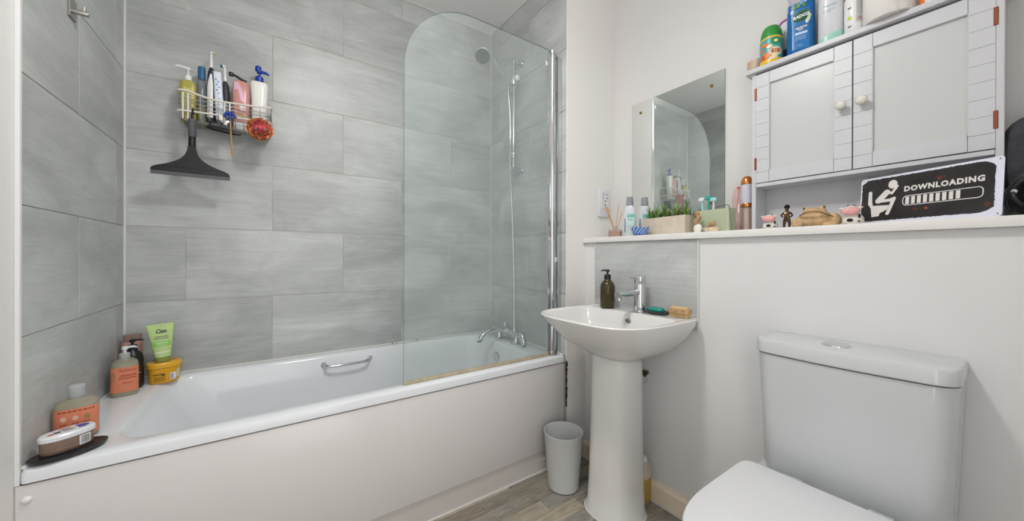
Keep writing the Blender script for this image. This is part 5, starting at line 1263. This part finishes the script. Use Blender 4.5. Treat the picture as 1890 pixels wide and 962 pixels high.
for u, v in ((CU - SW / 2 + .006, SH - .006), (CU + SW / 2 - .006, SH - .006), (CU + SW / 2 - .006, .006)): obj('screw_hole', disc(B(), sf(.0012), u, v, .0013, .0013, 10), M['black'], t)

# bags at the right edge
M['leather'] = mat('black_leather', '#17171b', .38, bump=.25, bscale=60); M['felt'] = mat('dark_grey_felt', '#3b3c40', .85, var=.25, vscale=40, bump=.6, bscale=120); M['bbrown'] = mat('brown_leather', '#6b503c', .6)
t = thing('black_bag', 'smooth black zipped bag lying on the shelf at the right edge', 'bag', (1.872, -2.046, ZS))
def blob(rx_, ry_, rz_, amp, seedv, seg=40, rings_=24, sq=2.4):
    bm = B(); rr = []
    for k_ in range(rings_ + 1):
        ph = -PI / 2 + PI * k_ / rings_; cp, sp2 = math.cos(ph), math.sin(ph); ring = []
        for i in range(seg):
            a = 2 * PI * i / seg; f = lambda c: math.copysign(abs(c) ** (2 / sq), c)
            p = Vector((rx_ * f(cp) * f(math.cos(a)), ry_ * f(cp) * f(math.sin(a)), rz_ * f(sp2)))
            p *= 1 + amp * noise.noise(p * 18 + Vector((seedv, 0, 0))); ring.append(p)
        rr.append(ring)
    loft(bm, rr); return bm
bm = blob(.062, .110, .058, .10, 3); 
for v in bm.verts: v.co.z = max(v.co.z + .058 - (.10 if v.co.y > .0 else 0) * max(0, v.co.y - .02), .0006); v.co.x -= .012
obj('body', bm, M['leather'], t, smooth='all')
obj('piping', tube(B(), [(-.060, .020, .112), (-.066, .060, .092), (-.064, .090, .064), (-.056, .102, .034), (-.050, .096, .008)], .0028, 8, 5), M['black'], t, smooth='all')
obj('zip_pull', tube(B(), [(-.066, .094, .052), (-.072, .090, .034), (-.068, .080, .020)], .004, 8, 3), M['black'], t, smooth='all')
obj('zip_ring', lathe(B(), [(.004, 0), (.005, .001), (.004, .002)], 12, (-.070, .092, .052), 'x'), M['steel'], t)
t = thing('grey_felt_bag', 'fuzzy dark grey soft bag with brown flap behind the black bag', 'bag', (1.962, -2.036, ZS))
bm = blob(.040, .100, .130, .08, 9)
for v in bm.verts: v.co.z = max(v.co.z + .130, .0006); v.co.y += .012 * (v.co.z / .26)
obj('body', bm, M['felt'], t, smooth='all')
bm = B(); pp = [(-.046, .050, .115), (-.048, .008, .150), (-.048, .0, .110)]; bm.faces.new([bm.verts.new(p) for p in pp]); bm.faces.new([bm.verts.new((p[0] + .004, p[1], p[2])) for p in pp]); obj('brown_flap', bm, M['bbrown'], t, label='brown leather flap')
obj('flap_stitching', tube(B(), [(-.0485, .052, .113), (-.050, .0, .107)], .0015, 6), M['cream'], t)
obj('strap_loop', tube(B(), [(-.045, .01, .170), (-.052, .030, .160), (-.050, .030, .140), (-.044, .012, .148)], .005, 8, 4), M['felt'], t, smooth='all')

# ================================================================ CEILING LIGHTS
em = bpy.data.materials.new('opal_diffuser'); em.use_nodes = True
em.node_tree.nodes['Principled BSDF'].inputs['Emission Color'].default_value = (1, .98, .95, 1); em.node_tree.nodes['Principled BSDF'].inputs['Emission Strength'].default_value = GLOBE_GLOW
t = thing('ceiling_light', 'opal globe ceiling light on a short white stem over the middle of the room', 'ceiling light', (LIGHT[0], LIGHT[1], H))
obj('rose', lathe(B(), [(.055, 0), (.055, -.012), (.03, -.022), (.012, -.024), (.012, -.09), (.03, -.095), (.03, -.105)], 32), M['white'], t, smooth=40)
obj('globe', lathe(B(), [(.03, -.104)] + [(.088 * math.sin(a), -(H - LIGHT[2]) + .088 * math.cos(a)) for a in [.36 + (PI - .36) * i / 14 for i in range(14)]] + [(0, -(H - LIGHT[2]) - .088)], 36), em, t, smooth='all')
